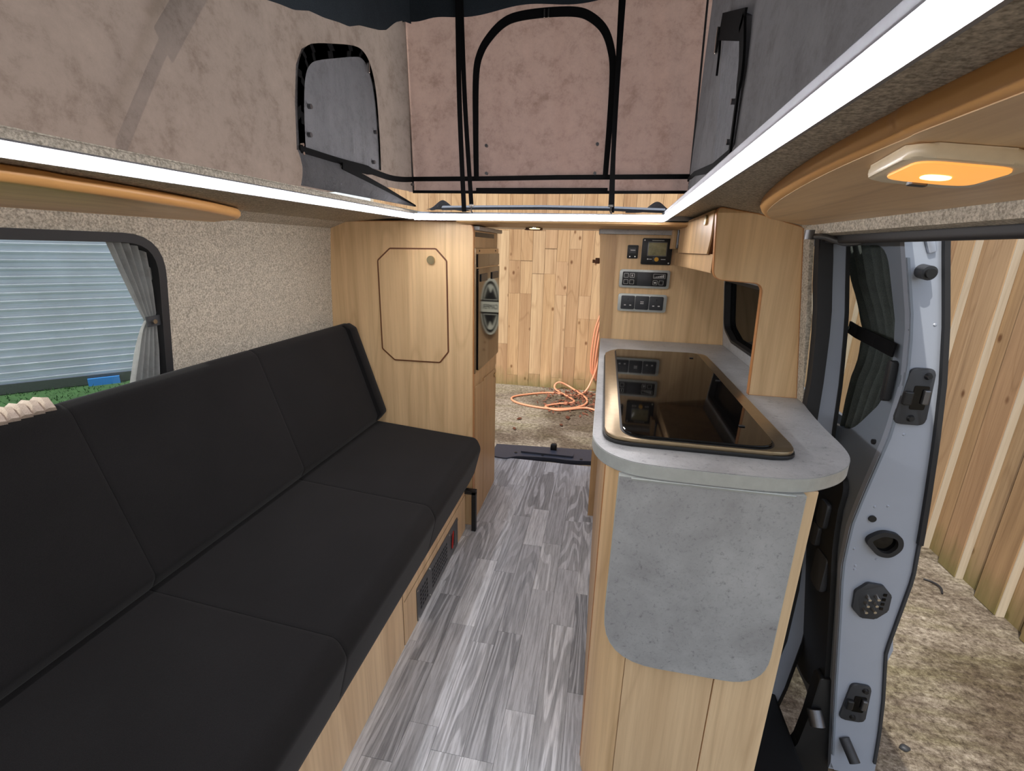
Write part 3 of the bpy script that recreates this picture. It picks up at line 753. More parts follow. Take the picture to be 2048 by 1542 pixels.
# folds of canvas gathered on the roof at the rear corners
for sx, lab in ((-0.655, 'grey fold of canvas gathered on the roof at rear left corner'), (0.165, 'grey fold of canvas gathered on the roof at rear right corner')):
    bm = BM(); s = 1 if sx < 0 else -1
    def fold(u, v, sx=sx, s=s):
        x = sx + s * (u - 0.35) * 0.17; h = 0.038 * math.exp(-((u - 0.35) / 0.22) ** 2)
        return (x, 1.87 + 0.06 * v, 1.382 + h * math.sin(PI * (0.1 + 0.9 * (1 - v))) + 0.004)
    sheet(bm, fold, 20, 6, 0.003); solo('canvas_fold', bm, M['flap'], lab, 'canvas', smooth=True)

# LED strips
def led(name_label, pts, nrm):
    t = thing('led_strip', name_label, 'light', pts[0], 'white light strips round the roof opening')
    bm = BM(); ribbon(bm, pts, 0.0135, nrm, 0.004); obj('diffuser', bm, M['led'], t)
    bm = BM(); q = [Vector(p) - Vector(nrm).normalized() * 0.005 for p in pts]; ribbon(bm, q, 0.024, nrm, 0.0045); obj('channel', bm, M['led_rail'], t)
led('long white light strip along the left edge of roof opening', [(-0.735, -0.45, 1.349), (-0.730, 0.5, 1.3495), (-0.722, 1.755, 1.352)], (0.75, 0, -0.65))
led('long white light strip along the right edge of roof opening', [(0.132, -0.45, 1.3655), (0.152, 0.5, 1.361), (0.178, 1.745, 1.357)], (-1, 0, -0.12))
led('short white light strip across the rear edge of roof opening', [(-0.72, 1.757, 1.352), (0.180, 1.757, 1.357)], (0, -0.95, -0.3))

# ------------------------------------------------------------------ pelmets and lamps
def slope_r(bm):
    for v in bm.verts: v.co.z += -0.13 * (v.co.x - 0.4)
    return bm
pr = thing('pelmet', 'light oak ceiling board over the sliding door with a lamp on it', 'panel', (0.35, 0.6, 1.33), 'oak ceiling boards')
inner = catmull([(0.237, -0.45, 0), (0.237, 0.38, 0), (0.240, 0.50, 0), (0.250, 0.66, 0), (0.268, 0.82, 0), (0.292, 0.98, 0), (0.325, 1.14, 0), (0.372, 1.262, 0)], 5)
outl = [(p.x, p.y) for p in inner] + [(0.45, 1.29), (0.462, 1.25), (0.462, -0.45)]
bm = BM(); prism(bm, outl, 'z', 1.325, 1.340); slope_r(bm); obj('board', bm, M['oak_y'], pr)
bm = BM()
for k, p in enumerate(inner): p.z = 1.338
tube(bm, [(p.x - 0.003, p.y, p.z) for p in inner], 0.013, 10); slope_r(bm); obj('edge_trim', bm, M['oak_trim'], pr, True, label='rounded amber edge of the board')
def slope_l(bm):
    for v in bm.verts: v.co.z += 0.10 * (v.co.x + 0.95)
    return bm
pl = thing('pelmet', 'light oak ceiling board above the left window', 'panel', (-1.0, 0.5, 1.32), 'oak ceiling boards')
inn = catmull([(-0.870, -0.45, 0), (-0.875, 0.5, 0), (-0.890, 0.68, 0), (-0.915, 0.84, 0), (-0.95, 1.0, 0), (-0.985, 1.12, 0), (-1.02, 1.21, 0), (-1.07, 1.245, 0)], 5)
bm = BM(); prism(bm, [(p.x, p.y) for p in inn] + [(-1.125, 1.25), (-1.15, 1.2), (-1.15, -0.45)], 'z', 1.318, 1.331); slope_l(bm); obj('board', bm, M['oak_y'], pl)
bm = BM(); tube(bm, [(p.x + 0.002, p.y, 1.329) for p in inn], 0.013, 10); slope_l(bm); obj('edge_trim', bm, M['oak_trim'], pl, True, label='rounded amber edge of the board')
# interior lamp on the right pelmet
lp = thing('ceiling_lamp', 'white rectangular interior lamp glowing amber on the oak ceiling board', 'lamp', (0.31, 0.53, 1.32))
LC = Vector((0.300, 0.548)); ang = math.radians(-10)
def rot2(pts): return [(LC.x + a * math.cos(ang) - b * math.sin(ang), LC.y + a * math.sin(ang) + b * math.cos(ang)) for a, b in pts]
bm = BM(); prism(bm, rot2(rrect(-0.044, -0.064, 0.044, 0.064, 0.018)), 'z', 1.3125, 1.3245, 0.004); slope_r(bm); lh = obj('housing', bm, M['lamp_lens'], lp, True)
bm = BM(); prism(bm, rot2(rrect(-0.034, -0.054, 0.036, 0.036, 0.018)), 'z', 1.3105, 1.3128, 0.0008); slope_r(bm); obj('lens', bm, M['bulb'], lp, True, label='glowing amber lens')
bm = BM(); prism(bm, rot2(rrect(-0.012, -0.010, 0.010, 0.014, 0.010)), 'z', 1.3094, 1.3108, 0.0005); slope_r(bm); obj('bulb', bm, M['bulb_hot'], lp, True, label='bright bulb glow')
bm = BM(); prism(bm, rot2(rrect(-0.008, 0.040, 0.008, 0.054, 0.004)), 'z', 1.3095, 1.3128); slope_r(bm); obj('switch', bm, M['steel'], lp)
# rear header board, downlight, bracket
bm = BM(); prism(bm, [(1.77, 1.346), (1.772, 1.338), (1.785, 1.333), (2.05, 1.331), (2.05, 1.346)], 'x', -0.56, 0.262)
struct('trim_7', bm, M['oak_x'])
dl = thing('downlight', 'small round lit downlight under the rear header board', 'light', (-0.30, 1.98, 1.33))
bm = BM(); cyl(bm, (-0.296, 1.985, 1.3315), (-0.296, 1.985, 1.326), 0.026, 24); obj('rim', bm, M['chrome'], dl, True)
bm = BM(); cyl(bm, (-0.296, 1.985, 1.3262), (-0.296, 1.985, 1.3245), 0.021, 24); obj('lens', bm, M['spot'], dl, True)
bm = BM(); box(bm, -0.345, 2.055, 1.322, -0.275, 2.075, 1.3455, 0.002); box(bm, -0.345, 2.03, 1.322, -0.275, 2.07, 1.3255, 0.001)
solo('catch_bracket', bm, M['brown_edge'], 'dark brown catch bracket hanging behind the small rear downlight', 'bracket')

# ================================================================== LEFT: BENCH AND TALL CABINET
bench = thing('bench_seat', 'black upholstered bench seat on oak base along the left wall', 'bench', (-0.8, 0.9, 0))
def loft(bm, prof, ys, ins):
    rows = []
    cx = sum(p[0] for p in prof) / len(prof); cz = sum(p[1] for p in prof) / len(prof)
    for y, d in zip(ys, ins):
        q = offset_poly(prof, d); rows.append([bm.verts.new((a, y, b)) for a, b in q])
    n = len(prof)
    for a, b in zip(rows, rows[1:]):
        for i in range(n): bm.faces.new((a[i], a[(i + 1) % n], b[(i + 1) % n], b[i]))
    bm.faces.new(rows[0][::-1]); bm.faces.new(rows[-1]); return bm
seat_prof = rnd_poly([(-1.13, 0.22), (-0.537, 0.214), (-0.507, 0.28), (-0.478, 0.40), (-0.50, 0.447), (-0.70, 0.462), (-1.05, 0.49), (-1.13, 0.49)], [0.02, 0.02, 0.05, 0.05, 0.035, 0.1, 0.02, 0.02], 4)
back_prof = rnd_poly([(-0.955, 0.485), (-0.935, 0.525), (-1.058, 0.905), (-1.085, 0.922), (-1.125, 0.905), (-1.145, 0.86), (-1.13, 0.49)], [0.02, 0.03, 0.03, 0.02, 0.03, 0.02, 0.02], 4)
cuts = [-0.25, 0.18, 0.725, 1.272, 1.852]
for a, b in zip(cuts, cuts[1:]):
    ys = [a + 0.0005, a + 0.003, a + 0.010, (a + b) / 2, b - 0.010, b - 0.003, b - 0.0005]; ins = [0.0018, 0.0008, 0.0001, 0, 0.0001, 0.0008, 0.0018]
    bm = BM(); loft(bm, seat_prof, ys, ins); obj('seat_cushion', bm, M['black_fabric'], bench, True)
    bm = BM(); loft(bm, back_prof, ys, ins); obj('backrest_cushion', bm, M['black_fabric'], bench, True)
bol = rnd_poly([(-0.955, 0.487), (-0.915, 0.535), (-1.035, 0.905), (-1.07, 0.924), (-1.10, 0.90)], [0.01, 0.02, 0.02, 0.015, 0.01], 3)
bm = BM(); loft(bm, bol, [1.80, 1.806, 1.848, 1.854], [0.004, 0, 0, 0.004]); obj('end_bolster', bm, M['black_fabric'], bench, True)
# backrest ribbing, black cloth with window sunlight put into its pale colour
bm = BM()
for q in range(34):
    y = 0.02 + q * 0.0205
    tube(bm, [(-1.07, y, 0.914), (-1.088, y + 0.004, 0.930), (-1.115, y + 0.010, 0.926), (-1.138, y + 0.014, 0.90)], 0.0115, 6)
obj('ribbed_top', bm, M['rib_fabric'], bench, True, label='ribbed top of the backrest coloured as sunlit', kind=None)
bm = BM(); box(bm, -0.575, -0.25, 0.0, -0.545, 1.138, 0.212, 0.002); obj('base_panel', bm, M['oak_pale'], bench)
bm = BM(); box(bm, -0.575, 1.146, 0.0, -0.545, 1.825, 0.212, 0.002); bp = obj('base_panel', bm, M['oak_pale'], bench)
bm = BM(); box(bm, -0.572, 1.138, 0.0, -0.548, 1.146, 0.212); obj('joint_strip', bm, M['brown_edge'], bench)
bm = BM(); ribbon(bm, [(-0.5445, 1.148, 0.168), (-0.5445, 1.4, 0.170), (-0.5445, 1.815, 0.180)], 0.0025, (1, 0, 0), 0.001); obj('edge_strip', bm, M['brass'], bp)
bm = BM(); box(bm, -0.575, -0.25, 0.19, -1.10, 1.82, 0.21); obj('bed_board', bm, M['oak_dark'], bench)
bm = BM(); box(bm, -0.513, 1.812, 0.0, -0.493, 1.834, 0.20, 0.002); box(bm, -0.62, 1.812, 0.186, -0.493, 1.834, 0.206); obj('leg', bm, M['black'], bench)
vt = thing('vent_grille', 'grey punched metal vent plate low on the oak bench base', 'vent', (-0.545, 1.46, 0.0))
holes = []
def slots(y0, y1, ny, z0, z1, nz, g=0.35):
    dy = (y1 - y0) / ny; dz = (z1 - z0) / nz
    return [[(y0 + (i + g / 2) * dy, z0 + (j + g / 2) * dz), (y0 + (i + 1 - g / 2) * dy, z0 + (j + g / 2) * dz), (y0 + (i + 1 - g / 2) * dy, z0 + (j + 1 - g / 2) * dz), (y0 + (i + g / 2) * dy, z0 + (j + 1 - g / 2) * dz)] for i in range(ny) for j in range(nz)]
holes = slots(1.268, 1.345, 4, 0.03, 0.115, 5) + slots(1.385, 1.56, 10, 0.025, 0.112, 5) + slots(1.60, 1.66, 1, 0.03, 0.112, 1, 0.2)
bm = BM(); prism_holes(bm, rrect(1.243, 0.004, 1.70, 0.138, 0.008), holes, 'x', -0.5445, -0.5420); obj('plate', bm, M['steel'], vt)
bm = BM(); box(bm, -0.5448, 1.26, 0.02, -0.5443, 1.67, 0.12); obj('cavity_shade', bm, M['black'], vt)  # flat black sheet standing in for the shade behind the slots
bm = BM(); tube(bm, [(-0.543, 1.625, 0.035), (-0.5425, 1.632, 0.07), (-0.543, 1.64, 0.108)], 0.004, 6); obj('cable', bm, M['red'], vt)
for y in (1.25, 1.365, 1.58, 1.692):
    for z in (0.014, 0.128):
        bm = BM(); cyl(bm, (-0.5425, y, z), (-0.5395, y, z), 0.0045, 10); obj('screw', bm, M['chrome'], vt)

tall = thing('tall_cabinet', 'tall light oak cabinet with octagonal door at the end of the bench', 'cabinet', (-0.83, 2.08, 0))
fp = rnd_poly([(-1.165, 0.0), (-0.52, 0.0), (-0.52, 1.344), (-1.06, 1.337), (-1.138, 1.305), (-1.175, 0.90)], [0, 0, 0.04, 0.03, 0.025, 0.0], 6)
bm = BM(); prism(bm, fp, 'y', 1.862, 1.880); obj('front_panel', bm, M['oak'], tall)
bm = BM(); ring(bm, offset_poly(fp, -0.0022), offset_poly(fp, 0.0006), 'y', 1.8612, 1.8805); obj('edge_trim', bm, M['orange_edge'], tall, label='thin orange brown edging')
bm = BM(); box(bm, -0.538, 1.882, 0.0, -0.5215, 2.30, 1.318, 0.001); obj('side_panel', bm, M['oak_dark'], tall)
bm = BM(); box(bm, -1.15, 2.285, 0.0, -0.54, 2.30, 1.318); obj('back_panel', bm, M['oak_dark'], tall)
bm = BM(); box(bm, -0.60, 1.885, 1.312, -0.500, 2.31, 1.328, 0.003); obj('top_shelf', bm, M['concrete'], tall, label='grey laminate top shelf')
bm = BM(); box(bm, -0.5212, 1.90, 1.288, -0.5195, 2.22, 1.306); obj('vent_slot', bm, M['black'], tall)
oct_ = rnd_poly([(-0.87, 0.770), (-0.665, 0.772), (-0.627, 0.820), (-0.629, 1.192), (-0.673, 1.238), (-0.870, 1.235), (-0.925, 1.187), (-0.925, 0.817)], 0.012, 3)
bm = BM(); prism(bm, offset_poly(oct_, 0.003), 'y', 1.8585, 1.8655); td = obj('door', bm, M['oak'], tall)
bm = BM(); ring(bm, offset_poly(oct_, -0.003), offset_poly(oct_, 0.0035), 'y', 1.8595, 1.8655); obj('groove_trim', bm, M['brown_edge'], td, label='dark brown rim of the door')
bm = BM(); cyl(bm, (-0.693, 1.8585, 1.194), (-0.693, 1.851, 1.194), 0.0165, 28); cyl(bm, (-0.693, 1.851, 1.194), (-0.693, 1.849, 1.194), 0.011, 24); obj('knob', bm, M['brass'], td, True, label='round push button catch')
bm = BM(); box(bm, -0.5215, 1.884, 0.675, -0.5185, 2.295, 0.725); obj('cross_rail', bm, M['oak_dark'], tall)
for a, b in ((1.888, 2.035), (2.04, 2.285)):
    bm = BM(); prism(bm, rnd_poly([(a, 0.02), (b, 0.02), (b, 0.655), (a, 0.665)], [0.004, 0.004, 0.02 if b > 2.1 else 0.004, 0.004], 3), 'x', -0.5212, -0.516); ld = obj('lower_door', bm, M['oak_dark'], tall)
bm = BM(); cyl(bm, (-0.516, 2.25, 0.628), (-0.510, 2.25, 0.628), 0.012, 18); obj('knob', bm, M['brass'], ld, True)
ov = thing('oven', 'black glass fronted oven built into the side of the tall cabinet', 'oven', (-0.515, 2.08, 0.73))
bm = BM(); box(bm, -0.5214, 1.872, 0.73, -0.511, 2.285, 1.245, 0.002); obj('surround', bm, M['bronze'], ov, label='bronze surround')
bm = BM(); prism(bm, rrect(1.885, 0.742, 2.272, 1.165, 0.006), 'x', -0.511, -0.503, 0.0015); obj('glass_door', bm, M['gloss_black'], ov)
bm = BM(); prism(bm, rrect(1.885, 1.170, 2.272, 1.222, 0.004), 'x', -0.511, -0.505, 0.001); cp = obj('control_strip', bm, M['gloss_black'], ov)
for a, b in ((1.915, 2.02), (2.11, 2.235)):
    bm = BM(); box(bm, -0.504, a, 1.112, -0.4985, b, 1.142, 0.001); obj('handle_slot', bm, M['black'], ov)
for a in (1.93, 2.22):
    bm = BM(); cyl(bm, (-0.511, a, 1.234), (-0.5095, a, 1.234), 0.004, 10); obj('screw', bm, M['black'], ov)

# curtain of the left window
cu = thing('curtain', 'grey pleated curtain gathered by a tieback at the left window', 'curtain', (-1.14, 1.02, 0.85))
def lx(z): return -1.146 + (z - 0.9) * 0.085
def cur(u, v):
    z = 0.80 + v * 0.45
    tie = 1.045
    if z > tie: q = (z - tie) / (1.25 - tie); y0 = 1.012 - 0.075 * q ** 0.9; y1 = 1.052
    else: q = (tie - z) / 0.245; y0 = 1.012 - 0.085 * q ** 0.7; y1 = 1.052 - 0.006 * q
    w = 0.014 * (0.45 + 0.55 * min(1, abs(z - tie) / 0.08))
    return (lx(z) - 0.030 + w * math.sin(u * PI * 11) * 0.9, y0 + (y1 - y0) * u, z)
bm = BM(); sheet(bm, cur, 66, 22, 0.0015); obj('cloth', bm, M['curtain'], cu, True)
bm = BM(); pts = [(lx(1.045) - 0.016, 1.004, 1.043), (lx(1.045) - 0.014, 1.025, 1.044), (lx(1.045) - 0.014, 1.050, 1.046)]
ribbon(bm, catmull(pts, 4), 0.026, (1, 0, 0), 0.003); tb = obj('tieback', bm, M['charcoal'], cu)
bm = BM(); cyl(bm, (lx(1.045) - 0.012, 1.020, 1.043), (lx(1.045) - 0.005, 1.020, 1.043), 0.006, 14); obj('stud', bm, M['chrome'], tb, True)

# ================================================================== RIGHT: KITCHEN
# control cabinet at the rear
cc = thing('control_cabinet', 'oak upright cabinet carrying switches and sockets behind the worktop', 'cabinet', (0.2, 2.3, 0))
bm = BM(); prism(bm, [(0.03, 0.0), (0.505, 0.0), (0.504, 0.88), (0.452, 1.318), (0.03, 1.318)], 'y', 2.075, 2.093); obj('front_panel', bm, M['oak'], cc)
bm = BM(); prism(bm, [(0.004, 0.0), (0.031, 0.0), (0.042, 0.88), (0.031, 1.318), (-0.036, 1.318), (-0.006, 0.88)], 'y', 2.071, 2.092); obj('corner_post', bm, M['oak_dark'], cc, label='darker oak corner post')
bm = BM(); prism(bm, [(0.004, 0.0), (0.022, 0.0), (0.01, 0.88), (-0.018, 1.318), (-0.036, 1.318), (-0.006, 0.88)], 'y', 2.093, 2.56); obj('side_panel', bm, M['oak_dark'], cc)
bm = BM(); prism(bm, rrect(-0.040, 2.04, 0.258, 2.56, 0.012), 'z', 1.313, 1.3305, 0.003); obj('top_shelf', bm, M['concrete'], cc, label='grey laminate top shelf')
bm = BM(); box(bm, -0.050, 2.20, 1.19, -0.030, 2.225, 1.215, 0.003); cyl(bm, (-0.028, 2.21, 1.2), (-0.062, 2.21, 1.2), 0.007, 10); obj('door_catch', bm, M['brown_edge'], cc)
FYC = 2.0745
def plate(bm, x0, z0, x1, z1, r, t, y=FYC, bev=0.0015): return prism(bm, rrect(x0, z0, x1, z1, r), 'y', y - t, y, bev)
sk = thing('socket_panel', 'grey framed panel with two black mains sockets and a charger outlet', 'socket', (0.16, 2.07, 1.0))
bm = BM(); plate(bm, 0.060, 1.003, 0.258, 1.076, 0.010, 0.010); obj('frame', bm, M['silver'], sk, True)
for i, x0 in enumerate((0.073, 0.131, 0.189)):
    bm = BM(); plate(bm, x0, 1.012, x0 + 0.056, 1.068, 0.005, 0.003, FYC - 0.010); s = obj('socket_face', bm, M['charcoal'], sk, True)
    cx = x0 + 0.028
    if i != 1:
        for dx in (-0.011, 0.011):
            bm = BM(); box(bm, cx + dx - 0.004, FYC - 0.0142, 1.027, cx + dx + 0.004, FYC - 0.0128, 1.031); obj('pin_slot', bm, M['white_text'], s)
        bm = BM(); box(bm, cx - 0.002, FYC - 0.0142, 1.050, cx + 0.002, FYC - 0.0128, 1.058); obj('pin_slot', bm, M['black'], s)
    else:
        for dz in (0.036, 0.043):
            bm = BM(); box(bm, cx - 0.007, FYC - 0.0142, 1.0 + dz, cx + 0.007, FYC - 0.0128, 1.003 + dz); obj('charge_slot', bm, M['white_text'], s)
cpn = thing('touch_control', 'grey framed black touch panel with button icons above the sockets', 'control panel', (0.16, 2.07, 1.1))
bm = BM(); plate(bm, 0.058, 1.101, 0.260, 1.175, 0.010, 0.010); obj('frame', bm, M['silver'], cpn, True)
bm = BM(); plate(bm, 0.070, 1.110, 0.249, 1.166, 0.005, 0.003, FYC - 0.010); fc = obj('face', bm, M['black'], cpn, True)
bm = BM(); plate(bm, 0.131, 1.110, 0.187, 1.166, 0.004, 0.0015, FYC - 0.013); obj('blank_plate', bm, M['charcoal'], cpn, True)
def icon(x0, z0, x1, z1, par, t=0.0012, y=FYC - 0.0131):
    o_ = rrect(x0, z0, x1, z1, 0.002, 2); bm = BM(); ring(bm, o_, offset_poly(o_, t), 'y', y - 0.0008, y); return obj('button_outline', bm, M['white_text'], par)
for a in (0.076, 0.100):
    for b in (1.116, 1.142): icon(a, b, a + 0.018, b + 0.018, fc)
for a in (0.194, 0.218): icon(a, 1.116, a + 0.018, 1.134, fc)
icon(0.194, 1.142, 0.242, 1.160, fc)
for k in range(6):
    bm = BM(); box(bm, 0.199 + k * 0.0066, FYC - 0.0142, 1.1455, 0.2035 + k * 0.0066, FYC - 0.013, 1.1475 + 0.0018 * k); obj('level_bar', bm, M['white_text'], fc)
bm = BM(); box(bm, 0.1985, FYC - 0.0142, 1.1215, 0.2075, FYC - 0.013, 1.1275); obj('print', bm, M['white_text'], fc)
bm = BM(); box(bm, 0.107, FYC - 0.0142, 1.147, 0.1105, FYC - 0.013, 1.155); obj('print', bm, M['white_text'], fc)
hc = thing('heater_control', 'square black heater control with olive screen and amber dial', 'control', (0.196, 2.07, 1.2))
bm = BM(); plate(bm, 0.138, 1.197, 0.256, 1.300, 0.006, 0.014); obj('body', bm, M['black'], hc, True)
bm = BM(); plate(bm, 0.160, 1.230, 0.236, 1.286, 0.003, 0.002, FYC - 0.014); obj('screen_rim', bm, M['steel'], hc, True)
bm = BM(); plate(bm, 0.163, 1.233, 0.233, 1.283, 0.003, 0.001, FYC - 0.0158, 0.0003); obj('screen', bm, M['screen'], hc, True)
bm = BM(); plate(bm, 0.184, 1.209, 0.212, 1.2275, 0.002, 0.0015, FYC - 0.014); db = obj('dial_frame', bm, M['charcoal'], hc, True)
bm = BM(); cyl(bm, (0.198, FYC - 0.015, 1.218), (0.198, FYC - 0.024, 1.218), 0.0085, 18); obj('dial', bm, M['amber_dial'], hc, True)
for a, b in ((0.146, 1.292), (0.247, 1.204), (0.164, 1.2185)):
    bm = BM(); cyl(bm, (a, FYC - 0.014, b), (a, FYC - 0.0155, b), 0.003, 10); obj('screw', bm, M['white_text'], hc)
for a, b in ((0.168, 0.180), (0.216, 0.234)):
    bm = BM(); box(bm, a, FYC - 0.0152, 1.217, b, FYC - 0.0139, 1.2195); obj('print', bm, M['white_text'], hc)
bm = BM(); box(bm, 0.175, FYC - 0.0152, 1.2905, 0.222, FYC - 0.0139, 1.2925); obj('print', bm, M['white_text'], hc)
sw = thing('tank_switch', 'small black rocker switch plate left of the heater control', 'switch', (0.102, 2.07, 1.22))
bm = BM(); plate(bm, 0.081, 1.219, 0.124, 1.272, 0.004, 0.009); obj('plate', bm, M['black'], sw, True)
bm = BM(); box(bm, 0.089, FYC - 0.0145, 1.238, 0.116, FYC - 0.009, 1.264, 0.002); obj('rocker', bm, M['charcoal'], sw)
bm = BM(); box(bm, 0.093, FYC - 0.0155, 1.250, 0.112, FYC - 0.0140, 1.2535); obj('print', bm, M['white_text'], sw)
for a in (0.092, 0.113):
    bm = BM(); cyl(bm, (a, FYC - 0.009, 1.2265), (a, FYC - 0.0105, 1.2265), 0.0026, 10); obj('screw', bm, M['chrome'], sw)

# base cabinet
kc = thing('kitchen_cabinet', 'oak kitchen cabinet with a grey fold-down flap facing the camera', 'cabinet', (0.2, 1.4, 0))
bm = BM(); corner = [(0.030, 0.918), (0.0325, 0.893), (0.042, 0.866), (0.058, 0.845), (0.080, 0.833), (0.103, 0.830)]
prism(bm, corner + [(0.103, 0.846), (0.083, 0.849), (0.066, 0.858), (0.056, 0.874), (0.050, 0.896), (0.047, 0.918)], 'z', 0.0, 0.8515); obj('curved_corner', bm, M['oak'], kc, True)
bm = BM(); box(bm, 0.104, 0.830, 0.0, 0.2825, 0.846, 0.8515, 0.0015); obj('end_panel', bm, M['oak_pale'], kc)
bm = BM(); box(bm, 0.2845, 0.830, 0.0, 0.397, 0.846, 0.8515, 0.0015); obj('end_panel', bm, M['oak_pale'], kc)
for a, b in ((0.922, 1.30), (1.304, 1.68), (1.684, 2.07)):
    bm = BM(); box(bm, 0.0295, a, 0.03, 0.046, b, 0.84, 0.003); d = obj('side_door', bm, M['oak_dark'], kc)
    bm = BM(); cyl(bm, (0.0295, b - 0.05, 0.79), (0.024, b - 0.05, 0.79), 0.014, 18); obj('knob', bm, M['brass'], d, True)
bm = BM(); box(bm, 0.046, 0.92, 0.0, 0.060, 2.07, 0.85); obj('carcass', bm, M['oak_dark'], kc)
bm = BM(); box(bm, 0.38, 0.85, 0.0, 0.397, 2.07, 0.85); obj('side_panel', bm, M['oak_pale'], kc)
bm = BM(); ribbon(bm, [(0.0305, 0.912, 0.006), (0.0305, 0.912, 0.849)], 0.004, (-1, -0.3, 0), 0.0012); obj('edge_strip', bm, M['orange_edge'], kc, label='copper coloured edge strip')
fl = rnd_poly([(0.054, 0.8505), (0.369, 0.8505), (0.369, 0.428), (0.051, 0.428)], [0.001, 0.001, 0.075, 0.115], 8)
bm = BM(); prism(bm, fl, 'y', 0.809, 0.826, 0.001); tf = obj('table_flap', bm, M['concrete'], kc, label='grey concrete effect fold-down table flap')
bm = BM(); ring(bm, offset_poly(fl, -0.0012), offset_poly(fl, 0.0004), 'y', 0.8095, 0.8255); obj('edging', bm, M['silver'], tf)
bm = BM(); cyl(bm, (0.075, 0.8075, 0.8498), (0.352, 0.8075, 0.8498), 0.0018, 8); box(bm, 0.075, 0.8078, 0.846, 0.352, 0.809, 0.850); obj('piano_hinge', bm, M['silver'], tf)

# worktop
wt = thing('worktop', 'grey concrete effect worktop with rounded end over the kitchen cabinet', 'worktop', (0.25, 1.4, 0.852))
wp = [(0.0, 2.0695), (0.0, 0.95)] + [(p.x, p.y) for p in catmull([(0.0, 0.935, 0), (0.006, 0.895, 0), (0.024, 0.855, 0), (0.055, 0.826, 0), (0.10, 0.810, 0), (0.20, 0.806, 0), (0.30, 0.808, 0), (0.36, 0.817, 0), (0.408, 0.841, 0), (0.455, 0.882, 0), (0.486, 0.936, 0), (0.499, 1.0, 0), (0.506, 1.10, 0), (0.52, 1.22, 0), (0.537, 1.325, 0)], 4)] + [(0.537, 1.345), (0.503, 1.347), (0.503, 2.0695)]
bm = BM(); prism(bm, wp, 'z', 0.8525, 0.880, 0.0015); obj('slab', bm, M['concrete'], wt)
bm = BM(); ring(bm, offset_poly(wp, -0.0010), offset_poly(wp, 0.0008), 'z', 0.8545, 0.8785); obj('edging', bm, M['silver'], wt, label='pale grey edging')
# splash ledge of laminate along the body side
hb = thing('hob_unit', 'bronze framed sink and hob unit with dark glass lid in the worktop', 'hob', (0.2, 1.33, 0.88))
ho = rrect(0.018, 0.888, 0.386, 1.785, 0.06, 8); ho = rnd_poly([(0.020, 0.885), (0.384, 0.885), (0.380, 1.785), (0.050, 1.775), (0.018, 1.69)], [0.055, 0.05, 0.04, 0.05, 0.06], 6)
bm = BM(); prism(bm, ho, 'z', 0.8803, 0.888, 0.002); obj('base_lip', bm, M['black'], hb, True)
hi = rnd_poly([(0.058, 0.896), (0.344, 0.896), (0.344, 1.757), (0.058, 1.745)], [0.05, 0.045, 0.03, 0.02], 7)
bm = BM(); prism(bm, offset_poly(ho, 0.003), 'z', 0.888, 0.8955, 0.002); obj('frame', bm, M['bronze'], hb, True, label='bronze metal frame')
bm = BM(); ring(bm, offset_poly(hi, -0.004), offset_poly(hi, 0.001), 'z', 0.8956, 0.8966); obj('seal', bm, M['black'], hb)
bm = BM(); prism(bm, hi, 'z', 0.8957, 0.9015, 0.0015); gl = obj('glass_lid', bm, M['gloss_black'], hb, False, label='dark reflective glass lid')
for a, b in ((0.31, 1.66), (0.335, 1.37), (0.305, 1.0)):
    bm = BM(); box(bm, a - 0.006, b - 0.004, 0.9015, a + 0.006, b + 0.004, 0.904, 0.001); obj('lid_stud', bm, M['black'], gl)

# overhead locker with its L-shaped end panel
lk = thing('overhead_locker', 'oak overhead locker with an L-shaped end panel reaching the worktop', 'cabinet', (0.4, 1.7, 1.2))
Lp = rnd_poly([(0.256, 1.362), (0.262, 1.19), (0.40, 1.177), (0.410, 0.8805), (0.536, 0.8805), (0.470, 1.312), (0.36, 1.346), (0.30, 1.358)], [0.012, 0.04, 0.03, 0, 0, 0.004, 0.01, 0], 6)
Lp = rnd_poly([(0.262, 1.360), (0.276, 1.184), (0.398, 1.177), (0.409, 0.8805), (0.528, 0.8805), (0.466, 1.314), (0.36, 1.344)], [0.012, 0.028, 0.026, 0, 0, 0.004, 0.01], 6)
bm = BM(); prism(bm, Lp, 'y', 1.328, 1.345); obj('end_panel', bm, M['oak'], lk)
bm = BM(); ring(bm, offset_poly(Lp, -0.0018), offset_poly(Lp, 0.0004), 'y', 1.3274, 1.3452); obj('edge_trim', bm, M['orange_edge'], lk, label='thin orange brown edging')
bm = BM(); box(bm, 0.272, 1.346, 1.198, 0.455, 2.06, 1.212); obj('bottom', bm, M['oak_dark'], lk)
bm = BM(); box(bm, 0.270, 1.346, 1.20, 0.284, 2.06, 1.246); obj('front_rail', bm, M['oak_dark'], lk)
bm = BM(); box(bm, 0.286, 1.346, 1.2465, 0.29, 2.03, 1.352); obj('inner_board', bm, M['brown_edge'], lk)
dpoly = rnd_poly([(1.385, 1.246), (1.94, 1.246), (1.95, 1.350), (1.362, 1.356), (1.362, 1.285)], [0.006, 0.004, 0.004, 0.004, 0.05], 4)
bm = BM(); prism(bm, dpoly, 'x', 0.262, 0.272, 0.0015); ldr = obj('door', bm, M['oak_dark'], lk)
bm = BM(); ring(bm, offset_poly(dpoly, -0.002), offset_poly(dpoly, 0.002), 'x', 0.266, 0.274); obj('edge_trim', bm, M['brown_edge'], ldr)
bm = BM(); cyl(bm, (0.262, 1.44, 1.335), (0.256, 1.44, 1.335), 0.014, 22); obj('knob', bm, M['brass'], ldr, True)
bm = BM(); box(bm, 0.245, 2.005, 1.26, 0.262, 2.06, 1.362, 0.002); obj('end_cheek', bm, M['oak_dark'], lk)
